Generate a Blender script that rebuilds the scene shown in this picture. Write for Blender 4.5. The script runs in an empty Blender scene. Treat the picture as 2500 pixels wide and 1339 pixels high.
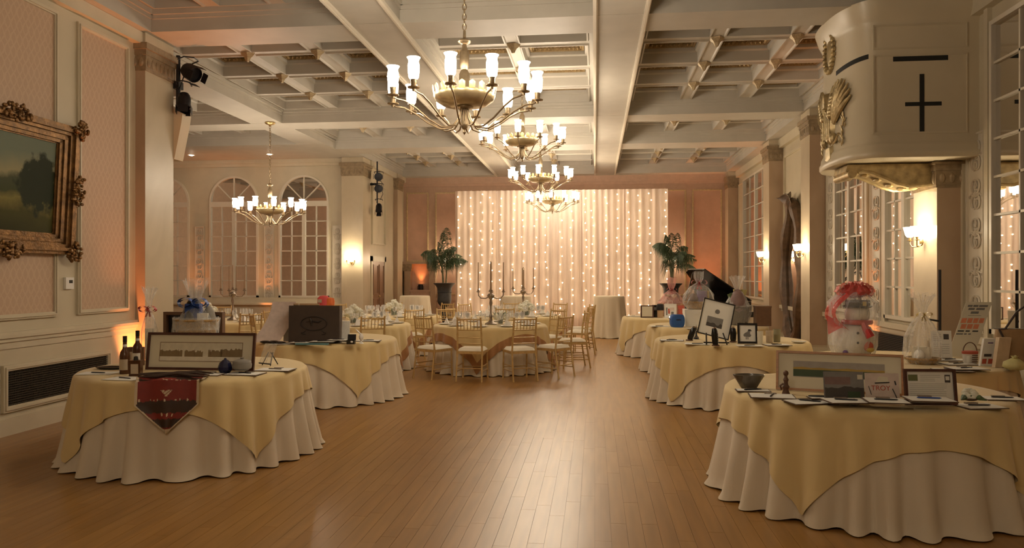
import bpy, math, random
from mathutils import Vector, Matrix
random.seed(7)
R = math.radians; PI = math.pi
sc = bpy.context.scene
C = bpy.context.collection

# ------------------------------------------------------------------ camera, world, exposure
CAM_F, CAM_H, HORIZON = 1850.0, 1.6, 672.0        # focal length in pixels of a 2500-wide frame
YAW = math.atan((1452 - 1250) / CAM_F)
cam = bpy.data.cameras.new('camera'); camo = bpy.data.objects.new('camera', cam); C.objects.link(camo)
cam.sensor_fit = 'HORIZONTAL'; cam.sensor_width = 36.0; cam.lens = 36.0 * CAM_F / 2500.0
cam.clip_start = 0.05; cam.clip_end = 200
camo.location = (0, 0, CAM_H)
camo.rotation_euler = (PI / 2 + math.atan((HORIZON - 669.5) / CAM_F), 0, YAW)
sc.camera = camo
w = bpy.data.worlds.new('world'); sc.world = w; w.use_nodes = True
w.node_tree.nodes['Background'].inputs[0].default_value = (1.0, 0.8, 0.58, 1)
w.node_tree.nodes['Background'].inputs[1].default_value = 0.02
sc.view_settings.view_transform = 'Standard'; sc.view_settings.look = 'None'
sc.view_settings.exposure = 0.58; sc.view_settings.gamma = 1.0; sc.view_settings.use_curve_mapping = False
try:
    sc.cycles.max_bounces = 5; sc.cycles.diffuse_bounces = 3; sc.cycles.glossy_bounces = 3
    sc.cycles.transparent_max_bounces = 8; sc.cycles.transmission_bounces = 2
    sc.cycles.use_adaptive_sampling = True; sc.cycles.adaptive_threshold = 0.07
    sc.cycles.sample_clamp_indirect = 3.0; sc.cycles.sample_clamp_direct = 8.0
    sc.cycles.use_denoising = True; sc.cycles.caustics_reflective = False; sc.cycles.caustics_refractive = False
    sc.cycles.blur_glossy = 0.5
except Exception: pass
LAMP = (1.0, 0.82, 0.60)          # incandescent lamp colour
SHADE_POWER = 43.0
BULB_POWER = 48.0

# pixel of the photograph -> point of the place, on a plane of known height / depth / side
_c, _s = math.cos(YAW), math.sin(YAW)
def ray(u, v):
    a = (u - 1250) / CAM_F; b = (HORIZON - v) / CAM_F
    return a * _c - _s, a * _s + _c, b
def onz(u, v, z):
    r = ray(u, v); t = (z - CAM_H) / r[2]; return Vector((r[0] * t, r[1] * t, z))
def onY(u, v, Y):
    r = ray(u, v); t = Y / r[1]; return Vector((r[0] * t, Y, CAM_H + r[2] * t))
def onX(u, v, X):
    r = ray(u, v); t = X / r[0]; return Vector((X, r[1] * t, CAM_H + r[2] * t))
def onUY(u, Y):
    r = ray(u, 700); return r[0] * Y / r[1]

# ------------------------------------------------------------------ materials
M = {}
def nodes_of(name):
    m = bpy.data.materials.new(name); m.use_nodes = True
    nt = m.node_tree; b = nt.nodes['Principled BSDF']
    return m, nt, b
def N(nt, t, **kw):
    n = nt.nodes.new(t)
    for k, v in kw.items():
        if k in n.inputs.keys(): n.inputs[k].default_value = v
        else: setattr(n, k, v)
    return n
def mixcol(nt, a, b, fac=None):
    n = nt.nodes.new('ShaderNodeMix'); n.data_type = 'RGBA'
    for i, x in ((6, a), (7, b)):
        if hasattr(x, 'links'): nt.links.new(x, n.inputs[i])
        else: n.inputs[i].default_value = (*x, 1)
    if fac is not None:
        if hasattr(fac, 'links'): nt.links.new(fac, n.inputs[0])
        else: n.inputs[0].default_value = fac
    return n.outputs[2]
def ramp(nt, src, *stops):
    n = nt.nodes.new('ShaderNodeValToRGB'); cr = n.color_ramp
    while len(cr.elements) < len(stops): cr.elements.new(0.5)
    for e, (p, c) in zip(cr.elements, stops): e.position = p; e.color = (*c, 1) if len(c) == 3 else c
    nt.links.new(src, n.inputs[0]); return n.outputs[0]
def obj_coord(nt, scale=(1, 1, 1), loc=(0, 0, 0), rot=(0, 0, 0), which='Object'):
    tc = nt.nodes.new('ShaderNodeTexCoord'); mp = nt.nodes.new('ShaderNodeMapping')
    mp.inputs['Scale'].default_value = scale; mp.inputs['Location'].default_value = loc; mp.inputs['Rotation'].default_value = rot
    nt.links.new(tc.outputs[which], mp.inputs[0]); return mp.outputs[0]
def mat(name, col, rough=0.6, metal=0.0, var=0.0, vscale=8.0, bump=0.0, bscale=60.0, spec=0.5, trans=0.0, coat=0.0, stretch=(1, 1, 1), sheen=0.0, alpha=1.0):
    m, nt, b = nodes_of(name)
    b.inputs['Base Color'].default_value = (*col, 1); b.inputs['Roughness'].default_value = rough
    b.inputs['Metallic'].default_value = metal; b.inputs['Specular IOR Level'].default_value = spec
    b.inputs['Transmission Weight'].default_value = trans; b.inputs['Coat Weight'].default_value = coat
    b.inputs['Sheen Weight'].default_value = sheen; b.inputs['Alpha'].default_value = alpha
    if var or bump: co = obj_coord(nt, stretch)
    if var:
        n = N(nt, 'ShaderNodeTexNoise', Scale=vscale, Detail=4.0); nt.links.new(co, n.inputs[0])
        lo = tuple(max(0, x * (1 - var)) for x in col); hi = tuple(min(1, x * (1 + var)) for x in col)
        nt.links.new(ramp(nt, n.outputs[0], (0.3, lo), (0.7, hi)), b.inputs['Base Color'])
    if bump:
        n = N(nt, 'ShaderNodeTexNoise', Scale=bscale, Detail=3.0); nt.links.new(co, n.inputs[0])
        bp = N(nt, 'ShaderNodeBump', Strength=bump, Distance=0.01); nt.links.new(n.outputs[0], bp.inputs['Height']); nt.links.new(bp.outputs[0], b.inputs['Normal'])
    M[name] = m; return m
def emit(name, col, strength):
    m, nt, b = nodes_of(name)
    b.inputs['Base Color'].default_value = (0.8, 0.8, 0.8, 1)
    b.inputs['Emission Color'].default_value = (*col, 1); b.inputs['Emission Strength'].default_value = strength
    M[name] = m; return m

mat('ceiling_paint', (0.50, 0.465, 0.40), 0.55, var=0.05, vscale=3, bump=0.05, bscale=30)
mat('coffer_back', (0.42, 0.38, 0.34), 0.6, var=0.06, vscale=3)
mat('gold_moulding', (0.42, 0.30, 0.15), 0.45, metal=0.55, var=0.25, vscale=30)
mat('rosette_gilt', (0.42, 0.33, 0.20), 0.5, metal=0.4, var=0.25, vscale=40)
mat('wall_cream', (0.58, 0.51, 0.37), 0.5, var=0.05, vscale=2)
mat('wall_trim', (0.62, 0.55, 0.41), 0.4, var=0.04, vscale=4)
mat('trim_white', (0.70, 0.64, 0.53), 0.4, var=0.03, vscale=4)
mat('salmon_panel', (0.62, 0.40, 0.30), 0.75, var=0.10, vscale=2.5)
mat('alcove_pink', (0.78, 0.60, 0.46), 0.6, var=0.05)
mat('salmon_frame', (0.55, 0.38, 0.28), 0.55, var=0.06)
mat('gilt_trim', (0.60, 0.46, 0.26), 0.4, metal=0.3, var=0.15, vscale=20)
mat('capital_stone', (0.29, 0.215, 0.13), 0.55, var=0.25, vscale=14, bump=0.5, bscale=25)
mat('grille_metal', (0.06, 0.045, 0.028), 0.6, metal=0.3, var=0.3, vscale=30)
mat('dark_void', (0.015, 0.012, 0.01), 0.9)
mat('door_wood', (0.26, 0.15, 0.09), 0.35, var=0.25, vscale=5, stretch=(8, 8, 0.6))
mat('brass', (0.62, 0.46, 0.22), 0.28, metal=0.95, var=0.12, vscale=15)
mat('aged_brass', (0.36, 0.28, 0.18), 0.33, metal=0.9, var=0.2, vscale=18)
mat('bowl_brass', (0.42, 0.34, 0.20), 0.3, metal=0.85, var=0.2, vscale=10)
mat('mirror_glass', (0.86, 0.84, 0.80), 0.015, metal=1.0)
mat('clear_glass', (1, 1, 1), 0.03, trans=1.0)
mat('white_cloth', (0.72, 0.62, 0.48), 0.85, sheen=0.2, bump=0.12, bscale=350)
mat('ivory_cloth', (0.72, 0.55, 0.27), 0.8, sheen=0.25, bump=0.12, bscale=350)
mat('cream_cloth', (0.64, 0.55, 0.40), 0.8, sheen=0.25, bump=0.12, bscale=350)
mat('band_cloth', (0.40, 0.19, 0.07), 0.7, sheen=0.2, var=0.1)
mat('gold_chair', (0.58, 0.40, 0.17), 0.35, metal=0.35, var=0.12, vscale=20, spec=0.5)
mat('cushion_ivory', (0.76, 0.68, 0.54), 0.8)
mat('porcelain', (0.82, 0.79, 0.73), 0.15)
mat('napkin', (0.80, 0.76, 0.70), 0.85)
mat('black_metal', (0.012, 0.012, 0.016), 0.4, metal=0.3)
mat('black_gloss', (0.008, 0.007, 0.007), 0.22)
mat('urn_iron', (0.022, 0.022, 0.024), 0.5, var=0.3, vscale=12, bump=0.2)
mat('palm_leaf', (0.045, 0.075, 0.030), 0.5, var=0.35, vscale=6)
mat('palm_stem', (0.12, 0.11, 0.05), 0.6, var=0.3)
mat('soil', (0.03, 0.02, 0.012), 0.95)
mat('petal_white', (0.80, 0.78, 0.66), 0.7, var=0.08, vscale=40)
mat('leaf_green', (0.07, 0.11, 0.04), 0.5, var=0.3, vscale=20)
mat('pewter', (0.30, 0.24, 0.19), 0.35, metal=0.85, var=0.2, vscale=20)
mat('candle_wax', (0.40, 0.27, 0.17), 0.5)
mat('paper', (0.82, 0.79, 0.72), 0.8)
mat('clipboard', (0.10, 0.055, 0.03), 0.5)
mat('pen_black', (0.015, 0.015, 0.02), 0.3)
mat('pen_blue', (0.03, 0.07, 0.30), 0.3)
mat('tape_black', (0.006, 0.006, 0.005), 0.7)
mat('gold_carving', (0.46, 0.36, 0.19), 0.38, metal=0.55, var=0.3, vscale=12, bump=0.3, bscale=40)
mat('balcony_paint', (0.62, 0.54, 0.39), 0.35, var=0.04, vscale=2)
mat('frame_dark', (0.07, 0.022, 0.014), 0.3, var=0.3, vscale=10)
mat('frame_black', (0.012, 0.009, 0.008), 0.3)
mat('frame_oak', (0.42, 0.20, 0.08), 0.4, var=0.2, vscale=10, stretch=(1, 6, 6))
mat('mat_board', (0.72, 0.66, 0.52), 0.85)
mat('gilt_frame', (0.20, 0.105, 0.035), 0.42, metal=0.55, var=0.45, vscale=14, bump=0.6, bscale=40)
mat('wicker', (0.42, 0.26, 0.10), 0.7, var=0.35, vscale=50, bump=0.8, bscale=120)
mat('ribbon_blue', (0.025, 0.08, 0.34), 0.45)
mat('ribbon_red', (0.50, 0.03, 0.03), 0.45)
mat('ribbon_gold', (0.50, 0.36, 0.08), 0.4)
mat('plastic_white', (0.80, 0.78, 0.74), 0.4)

def cellophane(name, tint=(1, 1, 1), body=0.45, haze=0.14):
    m, nt, b = nodes_of(name)
    b.inputs['Base Color'].default_value = (*tint, 1); b.inputs['Roughness'].default_value = 0.12
    b.inputs['Specular IOR Level'].default_value = 1.0
    co = obj_coord(nt); n = N(nt, 'ShaderNodeTexNoise', Scale=14.0, Detail=5.0); nt.links.new(co, n.inputs[0])
    bp = N(nt, 'ShaderNodeBump', Strength=1.0, Distance=0.03); nt.links.new(n.outputs[0], bp.inputs['Height']); nt.links.new(bp.outputs[0], b.inputs['Normal'])
    lw = N(nt, 'ShaderNodeLayerWeight', Blend=0.35); nt.links.new(bp.outputs[0], lw.inputs['Normal'])
    mr = N(nt, 'ShaderNodeMapRange'); mr.inputs['To Min'].default_value = haze; mr.inputs['To Max'].default_value = body + haze
    nt.links.new(lw.outputs['Facing'], mr.inputs['Value'])
    tr = N(nt, 'ShaderNodeBsdfTransparent'); tr.inputs[0].default_value = (*[0.7 + 0.3 * t for t in tint], 1)
    mx = N(nt, 'ShaderNodeMixShader'); out = nt.nodes['Material Output']
    nt.links.new(mr.outputs[0], mx.inputs[0]); nt.links.new(tr.outputs[0], mx.inputs[1]); nt.links.new(b.outputs[0], mx.inputs[2])
    nt.links.new(mx.outputs[0], out.inputs['Surface']); M[name] = m
cellophane('cellophane'); cellophane('cellophane_pink', (0.95, 0.55, 0.5), 0.4, 0.28); cellophane('cellophane_red', (0.75, 0.07, 0.06), 0.4, 0.55)
cellophane('goblet_glass', (1, 1, 1), 0.5, 0.05)

def marble(name, a, b_, rough):
    m, nt, b = nodes_of(name); co = obj_coord(nt, (1, 1, 0.6))
    n = N(nt, 'ShaderNodeTexNoise', Scale=1.6, Detail=8.0, Distortion=1.2); nt.links.new(co, n.inputs[0])
    nt.links.new(ramp(nt, n.outputs[0], (0.35, a), (0.65, b_)), b.inputs['Base Color'])
    b.inputs['Roughness'].default_value = rough; M[name] = m
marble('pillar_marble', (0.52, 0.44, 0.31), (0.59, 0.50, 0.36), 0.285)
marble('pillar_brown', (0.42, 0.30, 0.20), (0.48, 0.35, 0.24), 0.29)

# damask wallpaper: paired sine lattice of pale ogees on a warm ground
def damask():
    m, nt, b = nodes_of('damask_paper'); co = obj_coord(nt, (1, 1, 1))
    sp = N(nt, 'ShaderNodeSeparateXYZ'); nt.links.new(co, sp.inputs[0])
    def mth(op, a, v=None):
        n = nt.nodes.new('ShaderNodeMath'); n.operation = op
        for i, x in enumerate((a, v)):
            if x is None: continue
            if hasattr(x, 'links'): nt.links.new(x, n.inputs[i])
            else: n.inputs[i].default_value = x
        return n.outputs[0]
    zz = mth('MULTIPLY', sp.outputs[2], 2 * PI / 0.28); yy = mth('MULTIPLY', sp.outputs[1], 2 * PI / 0.16)
    wob = mth('MULTIPLY', mth('SINE', zz), 1.4)
    l1 = mth('ABSOLUTE', mth('SINE', mth('ADD', yy, wob))); l2 = mth('ABSOLUTE', mth('SINE', mth('SUBTRACT', yy, wob)))
    e = mth('MINIMUM', l1, l2)
    nz = N(nt, 'ShaderNodeTexNoise', Scale=40.0, Detail=4.0); nt.links.new(co, nz.inputs[0])
    e = mth('ADD', e, mth('MULTIPLY', mth('SUBTRACT', nz.outputs[0], 0.5), 0.9))
    nt.links.new(ramp(nt, e, (0.05, (0.58, 0.42, 0.29)), (0.6, (0.52, 0.36, 0.245))), b.inputs['Base Color'])
    b.inputs['Roughness'].default_value = 0.55; M['damask_paper'] = m
damask()

def floor_mat():
    m, nt, b = nodes_of('floor_oak')
    g = N(nt, 'ShaderNodeNewGeometry'); oi = N(nt, 'ShaderNodeObjectInfo')
    ad = nt.nodes.new('ShaderNodeMath'); ad.operation = 'ADD'
    nt.links.new(g.outputs['Random Per Island'], ad.inputs[0]); nt.links.new(oi.outputs['Random'], ad.inputs[1])
    fr = nt.nodes.new('ShaderNodeMath'); fr.operation = 'FRACT'; nt.links.new(ad.outputs[0], fr.inputs[0])
    mp = N(nt, 'ShaderNodeMapping'); mp.inputs['Scale'].default_value = (9, 0.7, 1); nt.links.new(g.outputs['Position'], mp.inputs[0])
    n = N(nt, 'ShaderNodeTexNoise', Scale=2.0, Detail=1.0); nt.links.new(mp.outputs[0], n.inputs[0])
    base = ramp(nt, fr.outputs[0], (0.0, (0.31, 0.150, 0.036)), (0.5, (0.33, 0.165, 0.042)), (1.0, (0.355, 0.182, 0.050)))
    grain = ramp(nt, n.outputs[0], (0.3, (0.86, 0.86, 0.86)), (0.7, (1.08, 1.08, 1.08)))
    mx = nt.nodes.new('ShaderNodeMix'); mx.data_type = 'RGBA'; mx.blend_type = 'MULTIPLY'; mx.inputs[0].default_value = 1
    nt.links.new(base, mx.inputs[6]); nt.links.new(grain, mx.inputs[7]); nt.links.new(mx.outputs[2], b.inputs['Base Color'])
    n2 = N(nt, 'ShaderNodeTexNoise', Scale=1.2, Detail=3.0); nt.links.new(g.outputs['Position'], n2.inputs[0])
    mr = N(nt, 'ShaderNodeMapRange'); mr.inputs['To Min'].default_value = 0.285; mr.inputs['To Max'].default_value = 0.33
    nt.links.new(n2.outputs[0], mr.inputs['Value']); nt.links.new(mr.outputs[0], b.inputs['Roughness'])
    b.inputs['Specular IOR Level'].default_value = 0.6; M['floor_oak'] = m
floor_mat()
mat('floor_joint', (0.20, 0.10, 0.03), 0.4)

def curtain_mat():
    m, nt, b = nodes_of('sheer_curtain')
    b.inputs['Base Color'].default_value = (0.86, 0.74, 0.65, 1); b.inputs['Roughness'].default_value = 0.9
    tl = N(nt, 'ShaderNodeBsdfTranslucent'); tl.inputs[0].default_value = (0.9, 0.72, 0.6, 1)
    mx = N(nt, 'ShaderNodeMixShader'); mx.inputs[0].default_value = 0.45
    nt.links.new(b.outputs[0], mx.inputs[1]); nt.links.new(tl.outputs[0], mx.inputs[2])
    nt.links.new(mx.outputs[0], nt.nodes['Material Output'].inputs['Surface']); M['sheer_curtain'] = m
curtain_mat()
emit('lamp_glass', (1.0, 0.84, 0.64), SHADE_POWER)
emit('sconce_glass', (1.0, 0.80, 0.52), 60.0)
emit('fairy_bulb', (1.0, 0.74, 0.44), BULB_POWER)
emit('downlight', (1.0, 0.86, 0.66), 60.0)
emit('uplight_lens', (1.0, 0.32, 0.08), 6.0)

# ------------------------------------------------------------------ mesh helpers
class MB:
    def __init__(s): s.v = []; s.f = []; s.mi = []
    def add(s, vs, fs, mi=0):
        o = len(s.v); s.v += [tuple(x) for x in vs]; s.f += [tuple(i + o for i in f) for f in fs]; s.mi += [mi] * len(fs); return s
    def box(s, x0, x1, y0, y1, z0, z1, mi=0):
        return s.add([(x0, y0, z0), (x1, y0, z0), (x1, y1, z0), (x0, y1, z0), (x0, y0, z1), (x1, y0, z1), (x1, y1, z1), (x0, y1, z1)],
                     [(3, 2, 1, 0), (4, 5, 6, 7), (0, 1, 5, 4), (1, 2, 6, 5), (2, 3, 7, 6), (3, 0, 4, 7)], mi)
    def obox(s, c, size, mtx=None, mi=0):
        hx, hy, hz = (q / 2 for q in size); mtx = mtx or Matrix(); c = Vector(c); o = len(s.v)
        t = MB().box(-hx, hx, -hy, hy, -hz, hz)
        return s.add([c + (mtx @ Vector(p)) for p in t.v], t.f, mi)
    def tube(s, pts, r, n=8, closed=False, mi=0, caps=True):
        pts = [Vector(p) for p in pts]; k = len(pts)
        rs = r if isinstance(r, (list, tuple)) else [r] * k
        vs = []; prev = None
        for i, p in enumerate(pts):
            a = pts[(i - 1) % k] if (closed or i > 0) else p; b = pts[(i + 1) % k] if (closed or i < k - 1) else p
            d = (b - a); d = d.normalized() if d.length > 1e-9 else Vector((0, 0, 1))
            if prev is None:
                up = Vector((0, 0, 1)) if abs(d.z) < 0.9 else Vector((1, 0, 0)); x = d.cross(up).normalized()
            else:
                x = prev - d * prev.dot(d); x = x.normalized() if x.length > 1e-6 else d.orthogonal().normalized()
            prev = x; y = d.cross(x)
            for j in range(n):
                t = 2 * PI * j / n; vs.append(p + (x * math.cos(t) + y * math.sin(t)) * rs[i])
        fs = []
        for i in range(k if closed else k - 1):
            for j in range(n):
                a = i * n + j; b = i * n + (j + 1) % n; i2 = (i + 1) % k; fs.append((a, b, i2 * n + (j + 1) % n, i2 * n + j))
        if caps and not closed: fs.append(tuple(range(n))[::-1]); fs.append(tuple((k - 1) * n + j for j in range(n)))
        return s.add(vs, fs, mi)
    def lathe(s, prof, n=16, c=(0, 0, 0), mi=0, a0=0.0, a1=2 * PI, sx=1.0, sy=1.0, wave=None):
        full = abs(a1 - a0 - 2 * PI) < 1e-6; m = n if full else n + 1; vs = []
        for (r, z) in prof:
            for j in range(m):
                t = a0 + (a1 - a0) * j / n; q = r * (wave(t, z) if wave else 1)
                vs.append((c[0] + q * sx * math.cos(t), c[1] + q * sy * math.sin(t), c[2] + z))
        fs = []
        for i in range(len(prof) - 1):
            for j in range(n):
                j2 = (j + 1) % m; fs.append((i * m + j, i * m + j2, (i + 1) * m + j2, (i + 1) * m + j))
        return s.add(vs, fs, mi)
    def sphere(s, c, r, sc_=(1, 1, 1), nu=10, nv=6, mi=0):
        vs = [(c[0], c[1], c[2] - r * sc_[2])]
        for i in range(1, nv):
            p = -PI / 2 + PI * i / nv
            for j in range(nu):
                t = 2 * PI * j / nu; vs.append((c[0] + r * sc_[0] * math.cos(p) * math.cos(t), c[1] + r * sc_[1] * math.cos(p) * math.sin(t), c[2] + r * sc_[2] * math.sin(p)))
        vs.append((c[0], c[1], c[2] + r * sc_[2])); fs = []; L = len(vs) - 1
        for j in range(nu): fs.append((0, 1 + (j + 1) % nu, 1 + j)); fs.append((L, L - nu + j, L - nu + (j + 1) % nu))
        for i in range(nv - 2):
            for j in range(nu): fs.append((1 + i * nu + j, 1 + i * nu + (j + 1) % nu, 1 + (i + 1) * nu + (j + 1) % nu, 1 + (i + 1) * nu + j))
        return s.add(vs, fs, mi)
    def prism(s, poly, t0, t1, to3, mi=0):
        k = len(poly); vs = [to3(a, b, t0) for a, b in poly] + [to3(a, b, t1) for a, b in poly]
        fs = [tuple(range(k))[::-1], tuple(range(k, 2 * k))] + [(i, (i + 1) % k, k + (i + 1) % k, k + i) for i in range(k)]
        return s.add(vs, fs, mi)
    def grid(s, fn, nu, nv, mi=0, wrap=False):
        m = nu if wrap else nu + 1
        vs = [fn(i / nu, j / nv) for j in range(nv + 1) for i in range(m)]
        fs = [(j * m + i, j * m + (i + 1) % m, (j + 1) * m + (i + 1) % m, (j + 1) * m + i) for j in range(nv) for i in range(nu)]
        return s.add(vs, fs, mi)
    def xf(s, mtx):
        s.v = [tuple(mtx @ Vector(p)) for p in s.v]; return s
    def mesh(s, name, mats, smooth=False):
        me = bpy.data.meshes.new(name); me.from_pydata(s.v, [], s.f); me.update()
        for m in (mats if isinstance(mats, (list, tuple)) else [mats]): me.materials.append(M[m] if isinstance(m, str) else m)
        if any(s.mi): me.polygons.foreach_set('material_index', s.mi)
        if smooth:
            me.polygons.foreach_set('use_smooth', [True] * len(me.polygons))
            if smooth != 'all':
                try: me.set_sharp_from_angle(angle=R(38))
                except Exception: pass
        return me
    def build(s, name, mats, parent=None, loc=(0, 0, 0), rot=(0, 0, 0), smooth=False, label=None):
        return place(s.mesh(name, mats, smooth), name, parent, loc, rot, label)
def place(me, name, parent=None, loc=(0, 0, 0), rot=(0, 0, 0), label=None, scale=None):
    o = bpy.data.objects.new(name, me); C.objects.link(o); o.parent = parent
    o.location = loc; o.rotation_euler = rot
    if scale: o.scale = scale
    if label: o['label'] = label
    return o
def tag(o, label=None, cat=None, group=None, kind=None):
    if label: o['label'] = label
    if cat: o['category'] = cat
    if group: o['group'] = group
    if kind: o['kind'] = kind
    return o
def thing(name, label, cat, loc=(0, 0, 0), rz=0.0, group=None):
    o = bpy.data.objects.new(name, None); C.objects.link(o); o.location = loc; o.rotation_euler = (0, 0, rz); o.empty_display_size = 0.1
    return tag(o, label, cat, group)
def struct(o, label=None):
    o['kind'] = 'structure'
    if label: o['label'] = label
    return o
def sempty(name, label, loc=(0, 0, 0)):
    o = bpy.data.objects.new(name, None); C.objects.link(o); o.location = loc; o.empty_display_size = 0.1
    return struct(o, label)
def copy_tree(o, parent=None, label=None, group=None, loc=None, rz=None):
    c = o.copy(); C.objects.link(c); c.parent = parent
    if label: c['label'] = label
    if group: c['group'] = group
    if loc is not None: c.location = loc
    if rz is not None: c.rotation_euler = (c.rotation_euler[0], c.rotation_euler[1], rz)
    for ch in [x for x in o.children]: copy_tree(ch, c)
    return c
def lamp(kind, name, loc, power, col=LAMP, size=0.1, parent=None, aim=None, spot=1.2, blend=0.6):
    l = bpy.data.lights.new(name, kind); l.energy = power; l.color = col
    if kind in ('POINT', 'SPOT'): l.shadow_soft_size = size
    if kind == 'SPOT': l.spot_size = spot; l.spot_blend = blend
    o = bpy.data.objects.new(name, l); C.objects.link(o); o.location = loc; o.parent = parent
    if aim is not None: o.rotation_euler = Vector(aim).to_track_quat('-Z', 'Y').to_euler()
    return o
def xz(Y): return lambda a, b, t: (a, Y + t, b)
def yz(X): return lambda a, b, t: (X + t, a, b)
def xy(a, b, t): return (a, b, t)
def Rz(a): return Matrix.Rotation(a, 3, 'Z')
def Rx(a): return Matrix.Rotation(a, 3, 'X')
def Ry(a): return Matrix.Rotation(a, 3, 'Y')
# ------------------------------------------------------------------ the room shell
XL, XR, YB = -5.83, 4.28, 23.8
ZB, ZR, ZC = 4.70, 4.98, 5.26            # beam underside, rib underside, coffer back
class Plane:
    """a wall plane: a runs along the wall, z up, d out of the wall into the room"""
    def __init__(s, axis, pos, sgn): s.axis, s.pos, s.sgn = axis, pos, sgn
    def p(s, a, z, d):
        return (s.pos + s.sgn * d, a, z) if s.axis == 'X' else (a, s.pos + s.sgn * d, z)
    def box(s, mb, a0, a1, z0, z1, d0, d1, mi=0):
        p, q = s.p(a0, z0, d0), s.p(a1, z1, d1)
        return mb.box(min(p[0], q[0]), max(p[0], q[0]), min(p[1], q[1]), max(p[1], q[1]), min(p[2], q[2]), max(p[2], q[2]), mi)
    def rz(s):                     # turns a mesh drawn in (x=a, y=-d, z) onto this plane
        return {('Y', -1): 0.0, ('Y', 1): PI, ('X', 1): PI / 2, ('X', -1): -PI / 2}[(s.axis, s.sgn)]
def framed(pl, mb, a0, a1, z0, z1, w=0.05, t=0.03, d0=0.0):
    pl.box(mb, a0, a1, z0, z0 + w, d0, d0 + t); pl.box(mb, a0, a1, z1 - w, z1, d0, d0 + t)
    pl.box(mb, a0, a0 + w, z0 + w, z1 - w, d0, d0 + t); pl.box(mb, a1 - w, a1, z0 + w, z1 - w, d0, d0 + t)
    q = w * 0.35
    pl.box(mb, a0 + q, a1 - q, z0 + q, z0 + 2 * q, d0 + t, d0 + t * 1.5); pl.box(mb, a0 + q, a1 - q, z1 - 2 * q, z1 - q, d0 + t, d0 + t * 1.5)
    pl.box(mb, a0 + q, a0 + 2 * q, z0 + 2 * q, z1 - 2 * q, d0 + t, d0 + t * 1.5); pl.box(mb, a1 - 2 * q, a1 - q, z0 + 2 * q, z1 - 2 * q, d0 + t, d0 + t * 1.5)

# floor: sub-floor with every board a piece of its own near the camera, the rest one mesh of boards
flo = struct(MB().box(-13.3, 4.6, -4.2, 24.1, -0.06, -0.004).build('floor', 'floor_joint'), 'polished golden oak strip floor')
PW = 0.10
boards = []
x = -13.2
while x < 4.35:
    y = -4.0 - random.uniform(0, 1.2)
    while y < 23.9:
        L = random.choice((0.75, 1.0, 1.25, 1.5)); boards.append((x, y, L)); y += L
    x += PW
def board_px(b):
    bx, by, L = b; yc = by + L / 2
    d = yc * _c - bx * _s
    if by < 3.0 or d < 3.4: return -1
    u = 1250 + CAM_F * (bx * _c + yc * _s) / d
    if not (-60 < u < 2560): return -1
    if math.hypot(bx + 3.61, yc - 6.55) < 0.95 or math.hypot(bx - 1.96, yc - 5.86) < 0.95: return -1
    return L * PW / d ** 3
boards.sort(key=board_px, reverse=True)
near, far = boards[:290], boards[290:]
bm_ = {}
for (bx, by, L) in near:
    if L not in bm_:
        g = 0.0009; bm_[L] = MB().box(g, PW - g, g, L - g, -0.004, 0.0).mesh('plank', 'floor_oak')
    place(bm_[L], 'plank', flo, (bx, by, 0.0))
rest = MB(); g = 0.0
for (bx, by, L) in far:
    rest.add([(bx + g, by + g, 0), (bx + PW - g, by + g, 0), (bx + PW - g, by + L - g, 0), (bx + g, by + L - g, 0)], [(0, 1, 2, 3)])
tag(rest.build('plank_field', 'floor_oak', flo), kind='stuff')

# ceiling: back slab, beams, and one coffer tile per cell
ceil = struct(MB().box(-13.3, 4.6, -4.2, 24.1, 5.5, 5.6).build('ceiling', 'ceiling_paint'), 'cream coffered ceiling with deep beams')
def beam(x0, x1, y0, y1, z=ZB, lip=True):
    mb = MB().box(x0, x1, y0, y1, z, 5.5)
    if lip:                                          # stepped lip under the coffer field
        e = 0.05 if z == ZB else 0.043
        mb.box(x0 - e, x1 + e, y0 - e, y1 + e, ZR - 0.07, ZR + 0.05); mb.box(x0 - e * .4, x1 + e * .4, y0 - e * .4, y1 + e * .4, ZR - 0.12, ZR - 0.07)
    return mb.build('beam', 'ceiling_paint', ceil)
for y0, y1 in ((3.6, 4.25), (9.1, 9.75), (14.85, 15.5), (18.05, 18.85), (23.3, 23.8)):
    beam(-6.35 if y0 > 18 else (-13.3 if y0 > 9 else -6.0), XR, y0, y1)
beam(-13.3, -6.36, 17.3, 19.62)
for x0, x1, y0, y1 in ((-7.0, -6.345, 9.13, 19.6), (-3.05, -2.38, 3.63, 23.78), (0.0, 0.62, 3.63, 23.78), (3.93, XR + .02, 3.63, 23.78), (-6.02, -5.62, 3.63, 9.13), (-6.34, -6.0, 18.3, 23.78)):
    beam(x0, x1, y0, y1, ZB + 0.003)
plain = MB().box(-6.0, XR, -4.2, 3.6, ZB + 0.1, 5.5); plain.build('plain_bay', 'ceiling_paint', ceil)
tm = MB()
for xx in (-3.05, -2.42, -0.02, 0.58):
    tm.box(xx, xx + 0.055, 3.6, 23.3, ZB - 0.035, ZB + .01); tm.box(xx + .015, xx + 0.04, 3.6, 23.3, ZB - 0.055, ZB - .03)
tm.build('beam_bead', 'trim_white', ceil)
tiles = {}
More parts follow.
